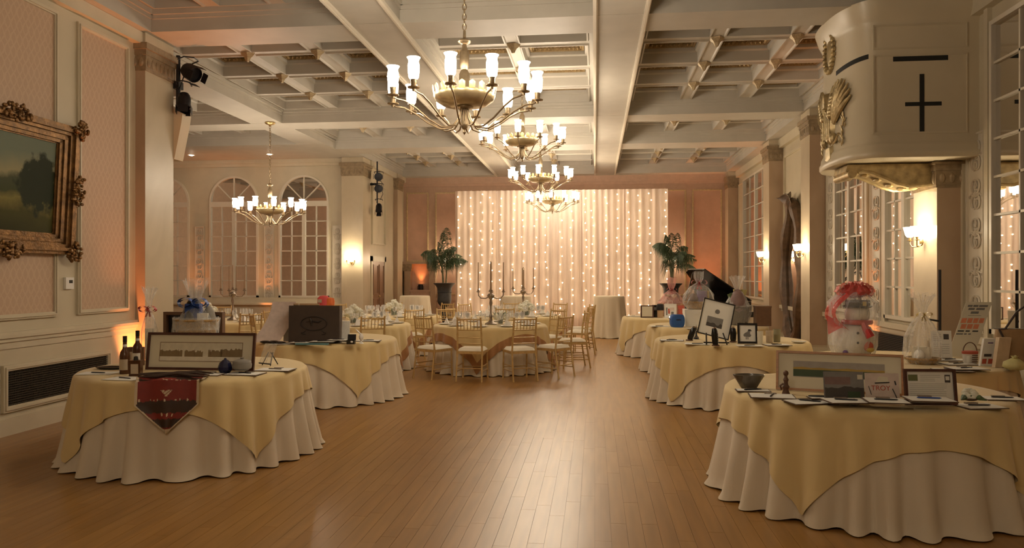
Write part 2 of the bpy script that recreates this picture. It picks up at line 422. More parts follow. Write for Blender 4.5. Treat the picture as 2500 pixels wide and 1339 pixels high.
def tile_mesh(wx, wy):
    k = (round(wx, 3), round(wy, 3))
    if k in tiles: return tiles[k]
    mb = MB(); hx, hy = wx / 2, wy / 2
    def ring(i0, z0, i1, z1, mi=0):
        a = [(-hx + i0, -hy + i0, z0), (hx - i0, -hy + i0, z0), (hx - i0, hy - i0, z0), (-hx + i0, hy - i0, z0)]
        b = [(-hx + i1, -hy + i1, z1), (hx - i1, -hy + i1, z1), (hx - i1, hy - i1, z1), (-hx + i1, hy - i1, z1)]
        mb.add(a + b, [(j, j + 4, (j + 1) % 4 + 4, (j + 1) % 4) for j in range(4)], mi)
    rib = 0.115
    ring(0, 0, rib - .035, 0); ring(rib - .035, 0, rib - .02, -.022); ring(rib - .02, -.022, rib, -.022); ring(rib, -.022, rib + .005, .13); ring(rib + .005, .13, rib + .04, .15); ring(rib + .04, .15, rib + .045, .28)
    q = rib + .045
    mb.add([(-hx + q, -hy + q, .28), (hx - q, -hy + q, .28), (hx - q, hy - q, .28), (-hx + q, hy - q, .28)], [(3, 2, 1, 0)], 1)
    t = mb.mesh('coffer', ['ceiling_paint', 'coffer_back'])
    gm = MB(); i = rib + .05
    gm.box(-hx + i, hx - i, -hy + i, -hy + i + .035, .20, .28); gm.box(-hx + i, hx - i, hy - i - .035, hy - i, .20, .28)
    gm.box(-hx + i, -hx + i + .035, -hy + i, hy - i, .20, .28); gm.box(hx - i - .035, hx - i, -hy + i, hy - i, .20, .28)
    def oct_(c, r):
        gm.add([(c[0] - r, c[1], c[2]), (c[0] + r, c[1], c[2]), (c[0], c[1] - r, c[2]), (c[0], c[1] + r, c[2]), (c[0], c[1], c[2] - r * 1.4), (c[0], c[1], c[2] + r * 1.4)],
               [(0, 4, 2), (2, 4, 1), (1, 4, 3), (3, 4, 0), (0, 2, 5), (2, 1, 5), (1, 3, 5), (3, 0, 5)])
    nx, ny = int((wx - 2 * i) / .065), int((wy - 2 * i) / .065)
    for j in range(nx):
        xx = -hx + i + (j + .5) * (wx - 2 * i) / nx; oct_((xx, -hy + i + .045, .235), .025); oct_((xx, hy - i - .045, .235), .025)
    for j in range(ny):
        yy = -hy + i + (j + .5) * (wy - 2 * i) / ny; oct_((-hx + i + .045, yy, .235), .025); oct_((hx - i - .045, yy, .235), .025)
    tiles[k] = (t, gm.mesh('gilt_moulding', 'gold_moulding')); return tiles[k]
ros = MB().lathe([(0.0, -.13), (.02, -.125), (.035, -.09), (.05, -.06), (.085, -.03), (.10, 0), (.06, .01)], 10, wave=lambda t, z: 1 + .12 * math.cos(5 * t)).mesh('rosette', 'rosette_gilt', True)
def bay(x0, x1, nx, y0, y1, ny, rosettes=True):
    wx, wy = (x1 - x0) / nx, (y1 - y0) / ny; t, g_ = tile_mesh(wx, wy)
    for i in range(nx):
        for j in range(ny):
            o = place(t, 'coffer', ceil, (x0 + (i + .5) * wx, y0 + (j + .5) * wy, ZR)); place(g_, 'gilt_moulding', o)
            if rosettes and i < nx - 1 and j < ny - 1: place(ros, 'rosette', ceil, (x0 + (i + 1) * wx, y0 + (j + 1) * wy, ZR - .005))
for y0, y1, ny in ((4.25, 9.1, 4), (9.75, 14.85, 4), (15.5, 18.05, 2), (18.85, 23.3, 4)):
    bay(-5.62 if y0 < 9 else (-6.35 if y0 < 18 else -6.0), -3.05, 3, y0, y1, ny); bay(-2.38, 0, 2, y0, y1, ny); bay(0.62, 3.93, 3, y0, y1, ny)
bay(-13.1, -7.0, 5, 9.75, 14.85, 4); bay(-13.1, -7.0, 5, 15.5, 17.3, 1)
# recessed downlights in the alcove soffit
for i, (u, v) in enumerate(((467, 378), (658, 376))):
    p = onz(u, v, ZB); p.y = min(p.y, 19.2)
    t = thing('downlight', 'round recessed ceiling spotlight over the mirrored arches, ' + ('above the archway half hidden by the pillar' if i == 0 else 'beside the hanging chain'), 'ceiling light', (p.x, p.y, ZB))
    MB().lathe([(.075, -.012), (.09, -.012), (.095, 0), (.07, 0), (.065, -.01), (.075, -.012)], 20).build('trim_ring', 'trim_white', t, smooth=True)
    MB().lathe([(0.0, -.03), (.04, -.025), (.06, -.005), (.06, 0)], 16).build('lens', 'downlight', t, smooth=True)

# left wall: dado, damask panels in moulded frames, grille
wl = Plane('X', XL, 1)
wall = struct(MB().box(-6.1, XL, -4.2, 9.12, 0, 5.5).build('wall_left', 'wall_cream'), 'cream panelled wall hung with a gilt framed landscape')
mb = MB()
for a0, a1, z0, z1, d in ((-4, 9.1, 0.97, 1.0, .05), (-4, 9.1, 1.0, 1.03, .035), (-4, 9.1, .93, .97, .03), (-4, 9.1, 4.55, 4.7, .10), (-4, 9.1, .86, .93, .012)):
    wl.box(mb, a0, a1, z0, z1, 0, d)
mb.build('chair_rail', 'wall_trim', wall)
for a0, a1 in ((4.6, 7.66), (7.98, 8.92)):
    m2 = MB(); wl.box(m2, a0 + .03, a1 - .03, 1.18, 4.44, 0, .012); m2.build('wallpaper_panel', 'damask_paper', wall)
    m2 = MB(); framed(wl, m2, a0, a1, 1.15, 4.47, .055, .03); m2.build('panel_moulding', 'wall_trim', wall)
bb = MB(); wl.box(bb, -4, 9.1, 0, .17, 0, .035); wl.box(bb, -4, 9.1, .17, .20, 0, .02)
struct(bb.build('baseboard_left', 'wall_trim'), 'cream skirting along the panelled wall')
gr = thing('heating_grille', 'long dark lattice heating grille in a cream frame, low in the panelled wall', 'grille', (XL, 7.73, .2))
gp = Plane('X', 0, 1)
m2 = MB(); framed(gp, m2, -.84, .84, .03, .50, .06, .03, .002); m2.build('frame', 'wall_trim', gr)
m2 = MB(); gp.box(m2, -.78, .78, .09, .44, .002, .006); m2.build('backing', 'dark_void', gr)
m2 = MB()
for i in range(66): m2.tube([(.012, -.78 + i * .0237, .09), (.012, -.78 + i * .0237, .44)], .0045, 4, caps=False)
for i in range(15): m2.tube([(.014, -.78, .1 + i * .0237), (.014, .78, .1 + i * .0237)], .0045, 4, caps=False)
tag(m2.build('lattice', 'grille_metal', gr), kind='stuff')
# thermostat
p = onX(165, 692, XL)
t = thing('thermostat', 'small white square thermostat with dark display between the wall panels', 'thermostat', (XL, p.y, p.z - .065))
MB().box(.002, .03, -.065, .065, 0, .13).build('housing', 'plastic_white', t)
MB().box(.03, .033, -.015, .04, .065, .10).build('display', 'black_gloss', t)
# gallery landscape in heavy carved frame, leaning forward from the wall
gl = thing('landscape_painting', 'large oil landscape of dark trees and hills in ornate carved gilt frame', 'painting', (XL + .012, 6.86, 1.83))
tilt = R(3.0)
def lean(mb): return mb.xf(Matrix.Translation((0.0, 0, 0)) @ Matrix.Rotation(tilt, 4, 'Y'))
FW, FH = .97, 1.40
def landscape_mat():
    m, nt, b = nodes_of('oil_landscape'); co = obj_coord(nt, (1, 1, 1))
    sp = N(nt, 'ShaderNodeSeparateXYZ'); nt.links.new(co, sp.inputs[0])
    n1 = N(nt, 'ShaderNodeTexNoise', Scale=2.6, Detail=6.0); nt.links.new(co, n1.inputs[0])
    n2 = N(nt, 'ShaderNodeTexNoise', Scale=9.0, Detail=6.0); nt.links.new(co, n2.inputs[0])
    def mth(op, a, v):
        n = nt.nodes.new('ShaderNodeMath'); n.operation = op
        for i, x in enumerate((a, v)):
            if hasattr(x, 'links'): nt.links.new(x, n.inputs[i])
            else: n.inputs[i].default_value = x
        return n.outputs[0]
    h = mth('ADD', sp.outputs[2], mth('MULTIPLY', mth('SUBTRACT', n1.outputs[0], .5), .35))
    base = ramp(nt, h, (0.15, (.022, .024, .008)), (0.40, (.060, .058, .014)), (0.50, (.20, .17, .05)), (0.57, (.05, .06, .022)), (0.72, (.06, .07, .035)), (0.80, (.30, .27, .15)), (1.25, (.16, .19, .14)))
    # dark tree mass toward the far end of the canvas
    ty = mth('SUBTRACT', sp.outputs[1], .45); tz = mth('SUBTRACT', sp.outputs[2], .72)
    r2 = mth('ADD', mth('MULTIPLY', mth('MULTIPLY', ty, ty), 5.0), mth('MULTIPLY', mth('MULTIPLY', tz, tz), 4.5))
    tr = mth('ADD', r2, mth('MULTIPLY', mth('SUBTRACT', n2.outputs[0], .5), 1.1))
    f = ramp(nt, tr, (0.30, (1, 1, 1)), (0.50, (0, 0, 0)))
    nt.links.new(mixcol(nt, base, (.016, .024, .010), f), b.inputs['Base Color'])
    b.inputs['Roughness'].default_value = .6; b.inputs['Specular IOR Level'].default_value = .15; M['oil_landscape'] = m
landscape_mat()
lean(MB().box(.02, .03, -FW + .27, FW - .27, .18, FH - .19)).build('canvas', 'oil_landscape', gl)
m2 = MB()
for k, (i0, d0, d1) in enumerate(((.0, .0, .085), (.05, .02, .11), (.10, .02, .085), (.15, .02, .06), (.18, .02, .075), (.21, .02, .05), (.235, .02, .06), (.255, .02, .04))):
    i1 = i0 + .05
    for (a0, a1, z0, z1) in ((-FW + i0, FW - i0, i0 * .72, i1 * .72), (-FW + i0, FW - i0, FH - i1 * .72, FH - i0 * .72)): m2.box(d0 * 0, d1, a0, a1, z0, z1)
    for (a0, a1) in ((-FW + i0, -FW + i1), (FW - i1, FW - i0)): m2.box(0, d1, a0, a1, i0 * .72, FH - i0 * .72)
lean(m2).build('frame', 'gilt_frame', gl)
random.seed(3)
for (cy, cz) in ((-FW, 0), (FW, 0), (-FW, FH), (FW, FH), (FW + .01, FH * .5), (-FW - .01, FH * .5), (0, FH + .01), (0, -.0)):
    m2 = MB(); edge = abs(cy) < .9 or abs(cz - FH / 2) < .2
    sy, sz = (1.0, 2.0) if abs(cz - FH / 2) < .2 else ((2.2, 1) if abs(cy) < .5 else (1.2, 1.2))
    for i in range(60):
        a = random.uniform(0, 2 * PI); q = random.uniform(0, 1) ** .5 * .085
        ox = (-.03 if cy > .5 else .03 if cy < -.5 else 0); oz = (.03 if cz < .2 else -.03 if cz > 1.2 else 0)
        m2.sphere((.085 + random.uniform(0, .05), cy + ox + q * sy * math.cos(a), cz + oz + q * sz * math.sin(a)), random.uniform(.010, .026), (1, random.uniform(.7, 1.5), random.uniform(.7, 1.5)), 7, 5)
    lean(m2).build('carved_ornament', 'gilt_frame', gl, smooth=True)

# pillar where the wall ends, with carved capital
def pillar(name, label, x0, x1, y0, y1, zc0=4.21, zc1=4.56, base=True, shaft='pillar_marble', front=None, kind='structure', ztop=None):
    o = struct(MB().box(x0, x1, y0, y1, 0, ztop or 4.705).build(name, [shaft]), label)
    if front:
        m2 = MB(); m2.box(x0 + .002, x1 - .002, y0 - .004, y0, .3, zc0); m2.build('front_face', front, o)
    e = .03; m2 = MB()
    m2.box(x0 - .012, x1 + .012, y0 - .012, y1 + .012, zc0, zc0 + .03)
    m2.box(x0 - e * .6, x1 + e * .6, y0 - e * .6, y1 + e * .6, zc0 + .03, zc0 + .20)
    m2.box(x0 - e, x1 + e, y0 - e, y1 + e, zc0 + .20, zc0 + .27); m2.box(x0 - e * 1.8, x1 + e * 1.8, y0 - e * 1.8, y1 + e * 1.8, zc0 + .27, zc1)
    n = max(2, int((x1 - x0) / .09))
    for i in range(n): m2.sphere((x0 + (i + .5) * (x1 - x0) / n, y0 - e * .6, zc0 + .11), .035, (1, .5, 1.7), 6, 5)
    n = max(2, int((y1 - y0) / .09))
    for i in range(n):
        for xx in (x0 - e * .6, x1 + e * .6): m2.sphere((xx, y0 + (i + .5) * (y1 - y0) / n, zc0 + .11), .035, (.5, 1, 1.7), 6, 5)
    m2.build('capital', 'capital_stone', o, smooth=True)
    if base:
        m2 = MB(); m2.box(x0 - .04, x1 + .04, y0 - .04, y1 + .04, 0, .2); m2.box(x0 - .02, x1 + .02, y0 - .02, y1 + .02, .2, .26); m2.build('plinth', 'wall_trim', o)
    return o
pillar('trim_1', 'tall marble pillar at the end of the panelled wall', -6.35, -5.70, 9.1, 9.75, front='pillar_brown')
pillar('trim_2', 'marble column beside the mirrored arches', -6.63, -6.05, 19.35, 20.0)
# wall of mirrored arches
Y_M = 19.5
wb = struct(MB().box(-13.3, -6.4, Y_M + .06, Y_M + .4, 0, 5.5).build('wall_alcove_back', 'wall_trim'), 'white wall of three mirrored arched windows')
wm = Plane('Y', Y_M + .06, -1)
mb = MB(); wm.box(mb, -13.3, -6.6, .80, .86, 0, .14); wm.box(mb, -13.3, -6.6, .86, 1.0, 0, .05); wm.box(mb, -13.3, -6.6, 0, .16, 0, .04)
wm.box(mb, -13.3, -6.6, 4.60, 4.70, 0, .10); wm.box(mb, -13.3, -6.6, 4.52, 4.60, 0, .05)
mb.build('sill_and_cornice', 'wall_trim', wb)

def scroll_motif(h=.38, w=.20, d=.02, r=.011):
    mb = MB()
    for s in (-1, 1):
        pts = []
        for i in range(17):
            t = i / 16; a = PI * .5 + t * PI * 2.1; rr = .085 * (1 - .72 * t)
            pts.append((s * (.012 + .045 - rr * math.cos(a) * .62 - .045), -d, h * .27 + rr * math.sin(a)))
        mb.tube(pts, [r * (1.15 - .5 * i / 16) for i in range(17)], 5)
        pts = []
        for i in range(17):
            t = i / 16; a = -PI * .5 - t * PI * 2.1; rr = .08 * (1 - .72 * t)
            pts.append((s * (.012 - rr * math.cos(a) * .6), -d, h * .72 + rr * math.sin(a)))
        mb.tube(pts, [r * (1.15 - .5 * i / 16) for i in range(17)], 5)
        mb.tube([(0, -d, h * .42), (s * .05, -d, h * .5), (s * .085, -d, h * .46), (s * .08, -d, h * .40)], [r, r * 1.2, r, r * .7], 5)
    mb.sphere((0, -d, h * .5), .022, (1, .8, 1.6), 6, 5)
    return mb.mesh('scroll_ornament', 'fret_grey', True)
mat('fret_grey', (0.56, 0.50, 0.40), 0.5)
SCROLL = scroll_motif()
def fret(pl, parent, a, z0, z1, w=.24, h=.38):
    m2 = MB(); pl.box(m2, a - w / 2, a + w / 2, z0, z1, 0, .012); framed(pl, m2, a - w / 2, a + w / 2, z0, z1, .022, .022, .006)
    o = m2.build('fretwork_panel', 'trim_white', parent)
    n = int((z1 - z0 - .06) / h)
    for i in range(n):
        q = pl.p(a, z0 + .03 + i * (z1 - z0 - .06) / n, 0.0); place(SCROLL, 'scroll_ornament', o, q, (0, 0, pl.rz()), scale=(w / .24, 1, (z1 - z0 - .06) / n / .38))
def mirror_window(name, label, pl, a0, a1, z0, z1, cols, rows, arch=False, mull=None, parent_kind=True):
    """mirrored casement: frame, glazing bars and one mirror pane per light"""
    o = sempty(name, label)
    m2 = MB(); fr = .05
    pl.box(m2, a0 - fr, a0, z0 - fr, z1, 0, .06); pl.box(m2, a1, a1 + fr, z0 - fr, z1, 0, .06); pl.box(m2, a0 - fr, a1 + fr, z0 - fr, z0, 0, .06)
    if not arch: pl.box(m2, a0 - fr, a1 + fr, z1, z1 + fr, 0, .06)
    mid = (a0 + a1) / 2; mw = .09
    pl.box(m2, mid - mw / 2, mid + mw / 2, z0, z1, 0, .055)
    if arch:
        rad = (a1 - a0) / 2; pl.box(m2, a0 - fr, a1 + fr, z1, z1 + .14, 0, .055)
        zs = z1 + .14; n = 28
        for i in range(n):
            t0, t1 = PI * i / n, PI * (i + 1) / n
            poly = [(mid + rad * math.cos(t0), zs + rad * math.sin(t0)), (mid + (rad + fr) * math.cos(t0), zs + (rad + fr) * math.sin(t0)), (mid + (rad + fr) * math.cos(t1), zs + (rad + fr) * math.sin(t1)), (mid + rad * math.cos(t1), zs + rad * math.sin(t1))]
            m2.prism(poly, 0, .06, lambda a, z, d: pl.p(a, z, d))
        for ang in (45, 90, 135):
            c0, s0 = math.cos(R(ang)), math.sin(R(ang)); b_ = .014
            poly = [(mid + b_ * s0, zs - b_ * c0), (mid + rad * c0 + b_ * s0, zs + rad * s0 - b_ * c0), (mid + rad * c0 - b_ * s0, zs + rad * s0 + b_ * c0), (mid - b_ * s0, zs + b_ * c0)]
            m2.prism(poly, .012, .035, lambda a, z, d: pl.p(a, z, d))
    m2.build('window_frame', 'trim_white', o)
    m2 = MB(); half = (a1 - a0 - mw) / 2; pc = cols // 2; pw = half / pc; ph = (z1 - z0) / rows; b_ = .013
    starts = [a0, mid + mw / 2]
    for st in starts:
        for c in range(1, pc): pl.box(m2, st + c * pw - b_, st + c * pw + b_, z0, z1, .012, .035)
        for r_ in range(1, rows): pl.box(m2, st, st + half, z0 + r_ * ph - b_, z0 + r_ * ph + b_, .012, .035)
    m2.build('glazing_bars', 'trim_white', o)
    pm = MB().box(-pw / 2, pw / 2, -.008, 0, -ph / 2, ph / 2).mesh('pane', 'mirror_glass')
    for st in starts:
        for c in range(pc):
            for r_ in range(rows):
                place(pm, 'pane', o, pl.p(st + (c + .5) * pw, z0 + (r_ + .5) * ph, .004), (R(random.uniform(-.12, .12)), 0, pl.rz() + R(random.uniform(-.12, .12))))
    if arch:
        for i in range(4):
            t = [PI * (i + k / 6) / 4 for k in range(7)]
            poly = [(mid, zs)] + [(mid + rad * math.cos(q), zs + rad * math.sin(q)) for q in t]
            mm = MB().prism(poly, 0.002, .012, lambda a, z, d: pl.p(a, z, d)); mm.build('pane', 'mirror_glass', o)
    return o
random.seed(11)
for i, xc in enumerate((-7.73, -9.69, -11.65)):
    mirror_window('window_%d' % (i + 1), ('mirrored arched window beside the marble column', 'middle mirrored arched window of the alcove wall', 'mirrored arched window mostly hidden behind the near pillar')[i], wm, xc - .64, xc + .64, 1.05, 3.44, 4, 6, True)
for a in (-6.81, -8.71, -10.67): fret(wm, wb, a, .90, 2.92 if a > -10 else 2.92, .27, .34)
struct(MB().box(-13.3, -13.1, 9.5, 19.8, 0, 5.5).build('wall_alcove_left', 'alcove_pink'), 'plain side wall of the alcove')
struct(MB().box(-13.3, -6.36, 9.3, 9.5, 0, 5.5).build('wall_alcove_front', 'alcove_pink'), 'alcove wall facing the mirrored arches')
# wall between the column and the far corner, with door
ws = struct(MB().box(-6.4, -6.1, 19.9, 24.0, 0, 5.5).build('wall_left_back', 'wall_cream'), 'short side wall with a dark wooden door')
wp = Plane('X', -6.1, 1); mb = MB(); framed(wp, mb, 20.25, 21.6, 2.45, 4.15, .05, .03); wp.box(mb, 20.0, 23.8, 4.55, 4.7, 0, .1)
wp.box(mb, 20.12, 20.26, 0, 2.12, 0, .05); wp.box(mb, 21.44, 21.58, 0, 2.12, 0, .05); wp.box(mb, 20.12, 21.58, 1.98, 2.12, 0, .05); mb.build('wall_moulding', 'wall_trim', ws)
dr = struct(MB().box(-6.1, -6.07, 20.26, 21.44, .01, 1.98).build('door_1', 'door_wood'), 'dark wooden double door near the back corner')
d2 = Plane('X', -6.07, 1); mb = MB()
for a in (20.32, 20.90): framed(d2, mb, a, a + .48, .2, .95, .04, .015); framed(d2, mb, a, a + .48, 1.05, 1.9, .04, .015)
mb.build('door_panel', 'door_wood', dr)
MB().sphere((-6.03, 20.82, 1.0), .03).build('door_handle', 'brass', dr, smooth=True)
# back wall, salmon panels
wk = struct(MB().box(-6.4, 4.6, YB, YB + .3, 0, 5.5).build('wall_back', 'salmon_frame'), 'salmon panelled wall behind the lit curtain')
bk = Plane('Y', YB, -1)
pan = [(-6.0, -5.28), (-5.06, -3.3), (-3.1, -1.3), (-1.1, .7), (.9, 1.55), (1.72, 2.80), (2.98, 3.88)]
for a0, a1 in pan:
    m2 = MB(); bk.box(m2, a0 + .03, a1 - .03, 2.05 if a0 < -5.5 else 1.0, 4.2, 0, .012); m2.build('salmon_panel', 'salmon_panel', wk)
    m2 = MB(); framed(bk, m2, a0, a1, 2.02 if a0 < -5.5 else .97, 4.24, .045, .03); m2.build('panel_moulding', 'gilt_trim', wk)
mb = MB(); bk.box(mb, -6.1, 4.28, 4.5, 4.7, 0, .1); bk.box(mb, -6.1, 4.28, 4.42, 4.5, 0, .05); bk.box(mb, -6.1, 4.28, .78, .86, 0, .05); mb.build('cornice', 'salmon_frame', wk)
bb = MB(); bk.box(bb, -6.1, 4.28, 0, .22, 0, .04); struct(bb.build('baseboard_back', 'wall_trim'), 'skirting of the salmon wall')
# niche with shelf in the back left corner
mb = MB(); bk.box(mb, -6.02, -5.82, 0, 1.72, 0, .22); bk.box(mb, -5.22, -5.02, 0, 1.72, 0, .22); bk.box(mb, -6.08, -4.96, 1.95, 2.02, 0, .26); mb.build('niche_surround', 'pillar_brown', wk)
mb = MB()
for a in (-5.92, -5.12): bk.box(mb, a - .13, a + .13, 1.72, 1.80, 0, .25); bk.box(mb, a - .16, a + .16, 1.80, 1.95, 0, .28)
mb.build('niche_capital', 'capital_stone', wk)
mb = MB(); bk.box(mb, -5.82, -5.22, 0, 1.08, 0, .2); bk.box(mb, -5.85, -5.19, 1.08, 1.13, 0, .25); mb.build('niche_shelf', 'salmon_frame', wk)

# right wall: dado, pilasters, mirrored casements
wr = struct(MB().box(XR, 4.6, -4.2, 24.0, 0, 5.5).build('wall_right', 'wall_cream'), 'cream wall of mirrored casements and pilasters')
pr_ = Plane('X', XR, -1)
mb = MB(); pr_.box(mb, -4, 23.8, .84, .92, 0, .09); pr_.box(mb, -4, 23.8, .78, .84, 0, .05); pr_.box(mb, -4, 23.8, 4.5, 4.7, 0, .1); pr_.box(mb, -4, 23.8, 0, .18, 0, .04)
for a0, a1 in ((8.72, 8.80), (9.28, 9.34), (11.66, 11.78), (12.40, 12.50), (14.02, 14.10)): pr_.box(mb, a0, a1, .92, 4.5, 0, .05)
mb.build('wall_moulding', 'wall_trim', wr)
for i, (a0, a1, lb) in enumerate(((6.55, 8.62, 'large mirrored casement beside the near fretwork panel'), (10.35, 11.62, 'mirrored casement behind the bracket of the balcony'), (12.58, 13.95, 'mirrored casement between balcony and tall pilaster'), (19.2, 22.3, 'far mirrored casement beyond the last sconce'))):
    mirror_window('window_%d' % (i + 4), lb, pr_, a0, a1, 1.02, 4.28, 4, 8)
for a, w_ in ((9.04, .40), (12.09, .44), (14.34, .40)): fret(pr_, wr, a, .95, 3.2 if a < 10 else 4.3, w_, .42)
mb = MB(); framed(pr_, mb, 15.45, 17.7, 1.0, 4.3, .06, .03); framed(pr_, mb, 18.6, 19.05, 1.0, 4.3, .04, .02); framed(pr_, mb, 22.5, 23.2, 1.0, 4.3, .04, .02); mb.build('panel_moulding', 'wall_trim', wr)
mb = MB(); pr_.box(mb, 11.0, 13.9, .30, .76, 0, .012); mb.build('vent_backing', 'dark_void', wr)
mb = MB(); framed(pr_, mb, 10.95, 13.95, .25, .80, .05, .03); mb.build('vent_frame', 'wall_trim', wr)
mb = MB()
for i in range(18): pr_.box(mb, 11.0, 13.9, .31 + i * .025, .318 + i * .025, .012, .026)
tag(mb.build('vent_louvres', 'grille_metal', wr), kind='stuff')
for i, (y0, y1, lb) in enumerate(((14.6, 15.2, 'tall pilaster beside the balcony with double sconce'), (17.9, 18.5, 'tall pilaster beyond the carved pier mirror'), (23.25, 23.8, 'pilaster in the far corner behind the piano'))):
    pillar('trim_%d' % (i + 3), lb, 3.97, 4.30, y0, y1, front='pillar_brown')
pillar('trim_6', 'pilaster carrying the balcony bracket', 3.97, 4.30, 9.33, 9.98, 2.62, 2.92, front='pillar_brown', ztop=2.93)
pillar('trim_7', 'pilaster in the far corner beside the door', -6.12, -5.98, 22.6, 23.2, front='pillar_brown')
struct(MB().box(-6.1, 4.6, -4.4, -4.2, 0, 5.5).build('wall_front', 'wall_cream'), 'wall behind the viewer')

# balcony box with rounded nave end
bal = sempty('trim_8', 'cream rounded balcony box with gilded eagle and black tape marks')
BY0, BY1 = 9.0, 10.55
plan = [(4.28, BY0), (3.25, BY0)]
for i in range(1, 30):
    t = -PI / 2 - PI * i / 30; plan.append((3.25 + .34 * math.copysign(abs(math.cos(t)) ** .85, math.cos(t)), (BY0 + BY1) / 2 + (BY1 - BY0) / 2 * math.copysign(abs(math.sin(t)) ** .85, math.sin(t))))
plan += [(3.25, BY1), (4.28, BY1)]
def offset_plan(e):
    out = []
    for i, (px, py) in enumerate(plan):
        a = plan[max(0, i - 1)]; b = plan[min(len(plan) - 1, i + 1)]; tx, ty = b[0] - a[0], b[1] - a[1]; L = math.hypot(tx, ty)
        out.append((px + ty / L * e * -1 * -1 if False else px - (-ty) / L * -e, py - tx / L * -e) if False else (px + (ty / L) * e * -1, py + (tx / L) * e))
    return out
def shell(mb, levels):
    rings = [[(x_, y_, z) for x_, y_ in offset_plan(e)] for e, z in levels]; k = len(plan)
    vs = [p for r_ in rings for p in r_]; fs = []
    for i in range(len(rings) - 1):
        for j in range(k - 1): fs.append((i * k + j, i * k + j + 1, (i + 1) * k + j + 1, (i + 1) * k + j))
    mb.add(vs, fs); return mb
levels = [(0.0, 2.93), (.035, 2.93), (.05, 2.95), (.05, 3.0), (.035, 3.02), (.03, 3.07), (.015, 3.10), (0, 3.12), (0, 4.45), (.02, 4.5), (.06, 4.58), (.1, 4.71)]
sgn_test = offset_plan(.05)[1][1]
if sgn_test > BY0: levels = [(-e, z) for e, z in levels]
mb = shell(MB(), levels); k = len(plan)
mb.add([(x_, y_, 2.93) for x_, y_ in plan], [tuple(range(k))]); mb.build('balcony_body', 'balcony_paint', bal, smooth=True)
bf = Plane('Y', BY0, -1); mb = MB()
framed(bf, mb, 3.14, 4.16, 3.20, 4.10, .02, .006); framed(bf, mb, 3.14, 4.16, 4.16, 4.44, .02, .006); mb.build('panel_moulding', 'balcony_paint', bal)
for nm, (a0, a1, z0, z1) in (('tape_strip', (3.36, 3.95, 4.02, 4.075)), ('tape_strip', (3.49, 3.88, 3.51, 3.555)), ('tape_strip', (3.645, 3.695, 3.21, 3.87))):
    m2 = MB(); bf.box(m2, a0, a1, z0, z1, .001, .003 if a1 - a0 > .1 else .0045); m2.build(nm, 'tape_black', bal)
# arc-length map of the rounded end for the relief work (0 = foremost point, + toward the camera side)
arc = plan[1:-1]; cum = [0]
for a, b in zip(arc, arc[1:]): cum.append(cum[-1] + math.hypot(b[0] - a[0], b[1] - a[1]))
mids = cum[-1] / 2
def on_arc(s_, z, out=0.0):
    t = mids - s_; t = min(max(t, 0), cum[-1] - 1e-6); i = max(j for j in range(len(cum)) if cum[j] <= t); i = min(i, len(arc) - 2)
    f = (t - cum[i]) / (cum[i + 1] - cum[i]); a, b = arc[i], arc[i + 1]; tx, ty = b[0] - a[0], b[1] - a[1]; L = math.hypot(tx, ty)
    nx, ny = -ty / L, tx / L
    if nx * (a[0] - 3.45) + ny * (a[1] - 9.775) < 0: nx, ny = -nx, -ny
    return Vector((a[0] + tx * f + nx * out, a[1] + ty * f + ny * out, z))
def relief(poly, t, name, m_, steps=1):
    mb = MB(); kk = len(poly); c0 = (sum(p[0] for p in poly) / kk, sum(p[1] for p in poly) / kk)
    vs = [on_arc(a, z, .001) for a, z in poly] + [on_arc(c0[0] + (a - c0[0]) * .75, c0[1] + (z - c0[1]) * .75, t) for a, z in poly] + [on_arc(c0[0], c0[1], t * 1.15)]
    fs = [(i, (i + 1) % kk, kk + (i + 1) % kk, kk + i) for i in range(kk)] + [(kk + i, kk + (i + 1) % kk, 2 * kk) for i in range(kk)]
    mb.add(vs, fs); return mb
m2 = MB(); s0 = mids * .22
for i in range(16):
    q0 = s0 + (mids * .62) * i / 15; m2.v.append(tuple(on_arc(q0, 4.02 + .05 * i / 15, .004))); m2.v.append(tuple(on_arc(q0, 4.075 + .05 * i / 15, .004)))
m2.f = [(2 * i, 2 * i + 2, 2 * i + 3, 2 * i + 1) for i in range(15)]; m2.mi = [0] * 15
m2.build('tape_strip', 'tape_black', bal)
eg = thing('eagle_relief', 'gilded spread eagle carving with shield on the rounded balcony end', 'carving', (0, 0, 0))
relief([(-.16, 3.66), (.16, 3.66), (.17, 3.40), (.12, 3.26), (0, 3.20), (-.12, 3.26), (-.17, 3.40)], .05, '', '').build('shield', 'gold_carving', eg, smooth=True)
m2 = MB()
for i in range(5): q = -.12 + i * .06; m2.tube([on_arc(q, 3.28, .055), on_arc(q, 3.62, .055)], .008, 5)
m2.build('shield_stripe', 'gold_carving', eg)
relief([(-.05, 3.64), (.05, 3.64), (.06, 3.74), (.03, 3.86), (-.04, 3.86), (-.07, 3.74)], .09, '', '').build('head', 'gold_carving', eg, smooth=True)
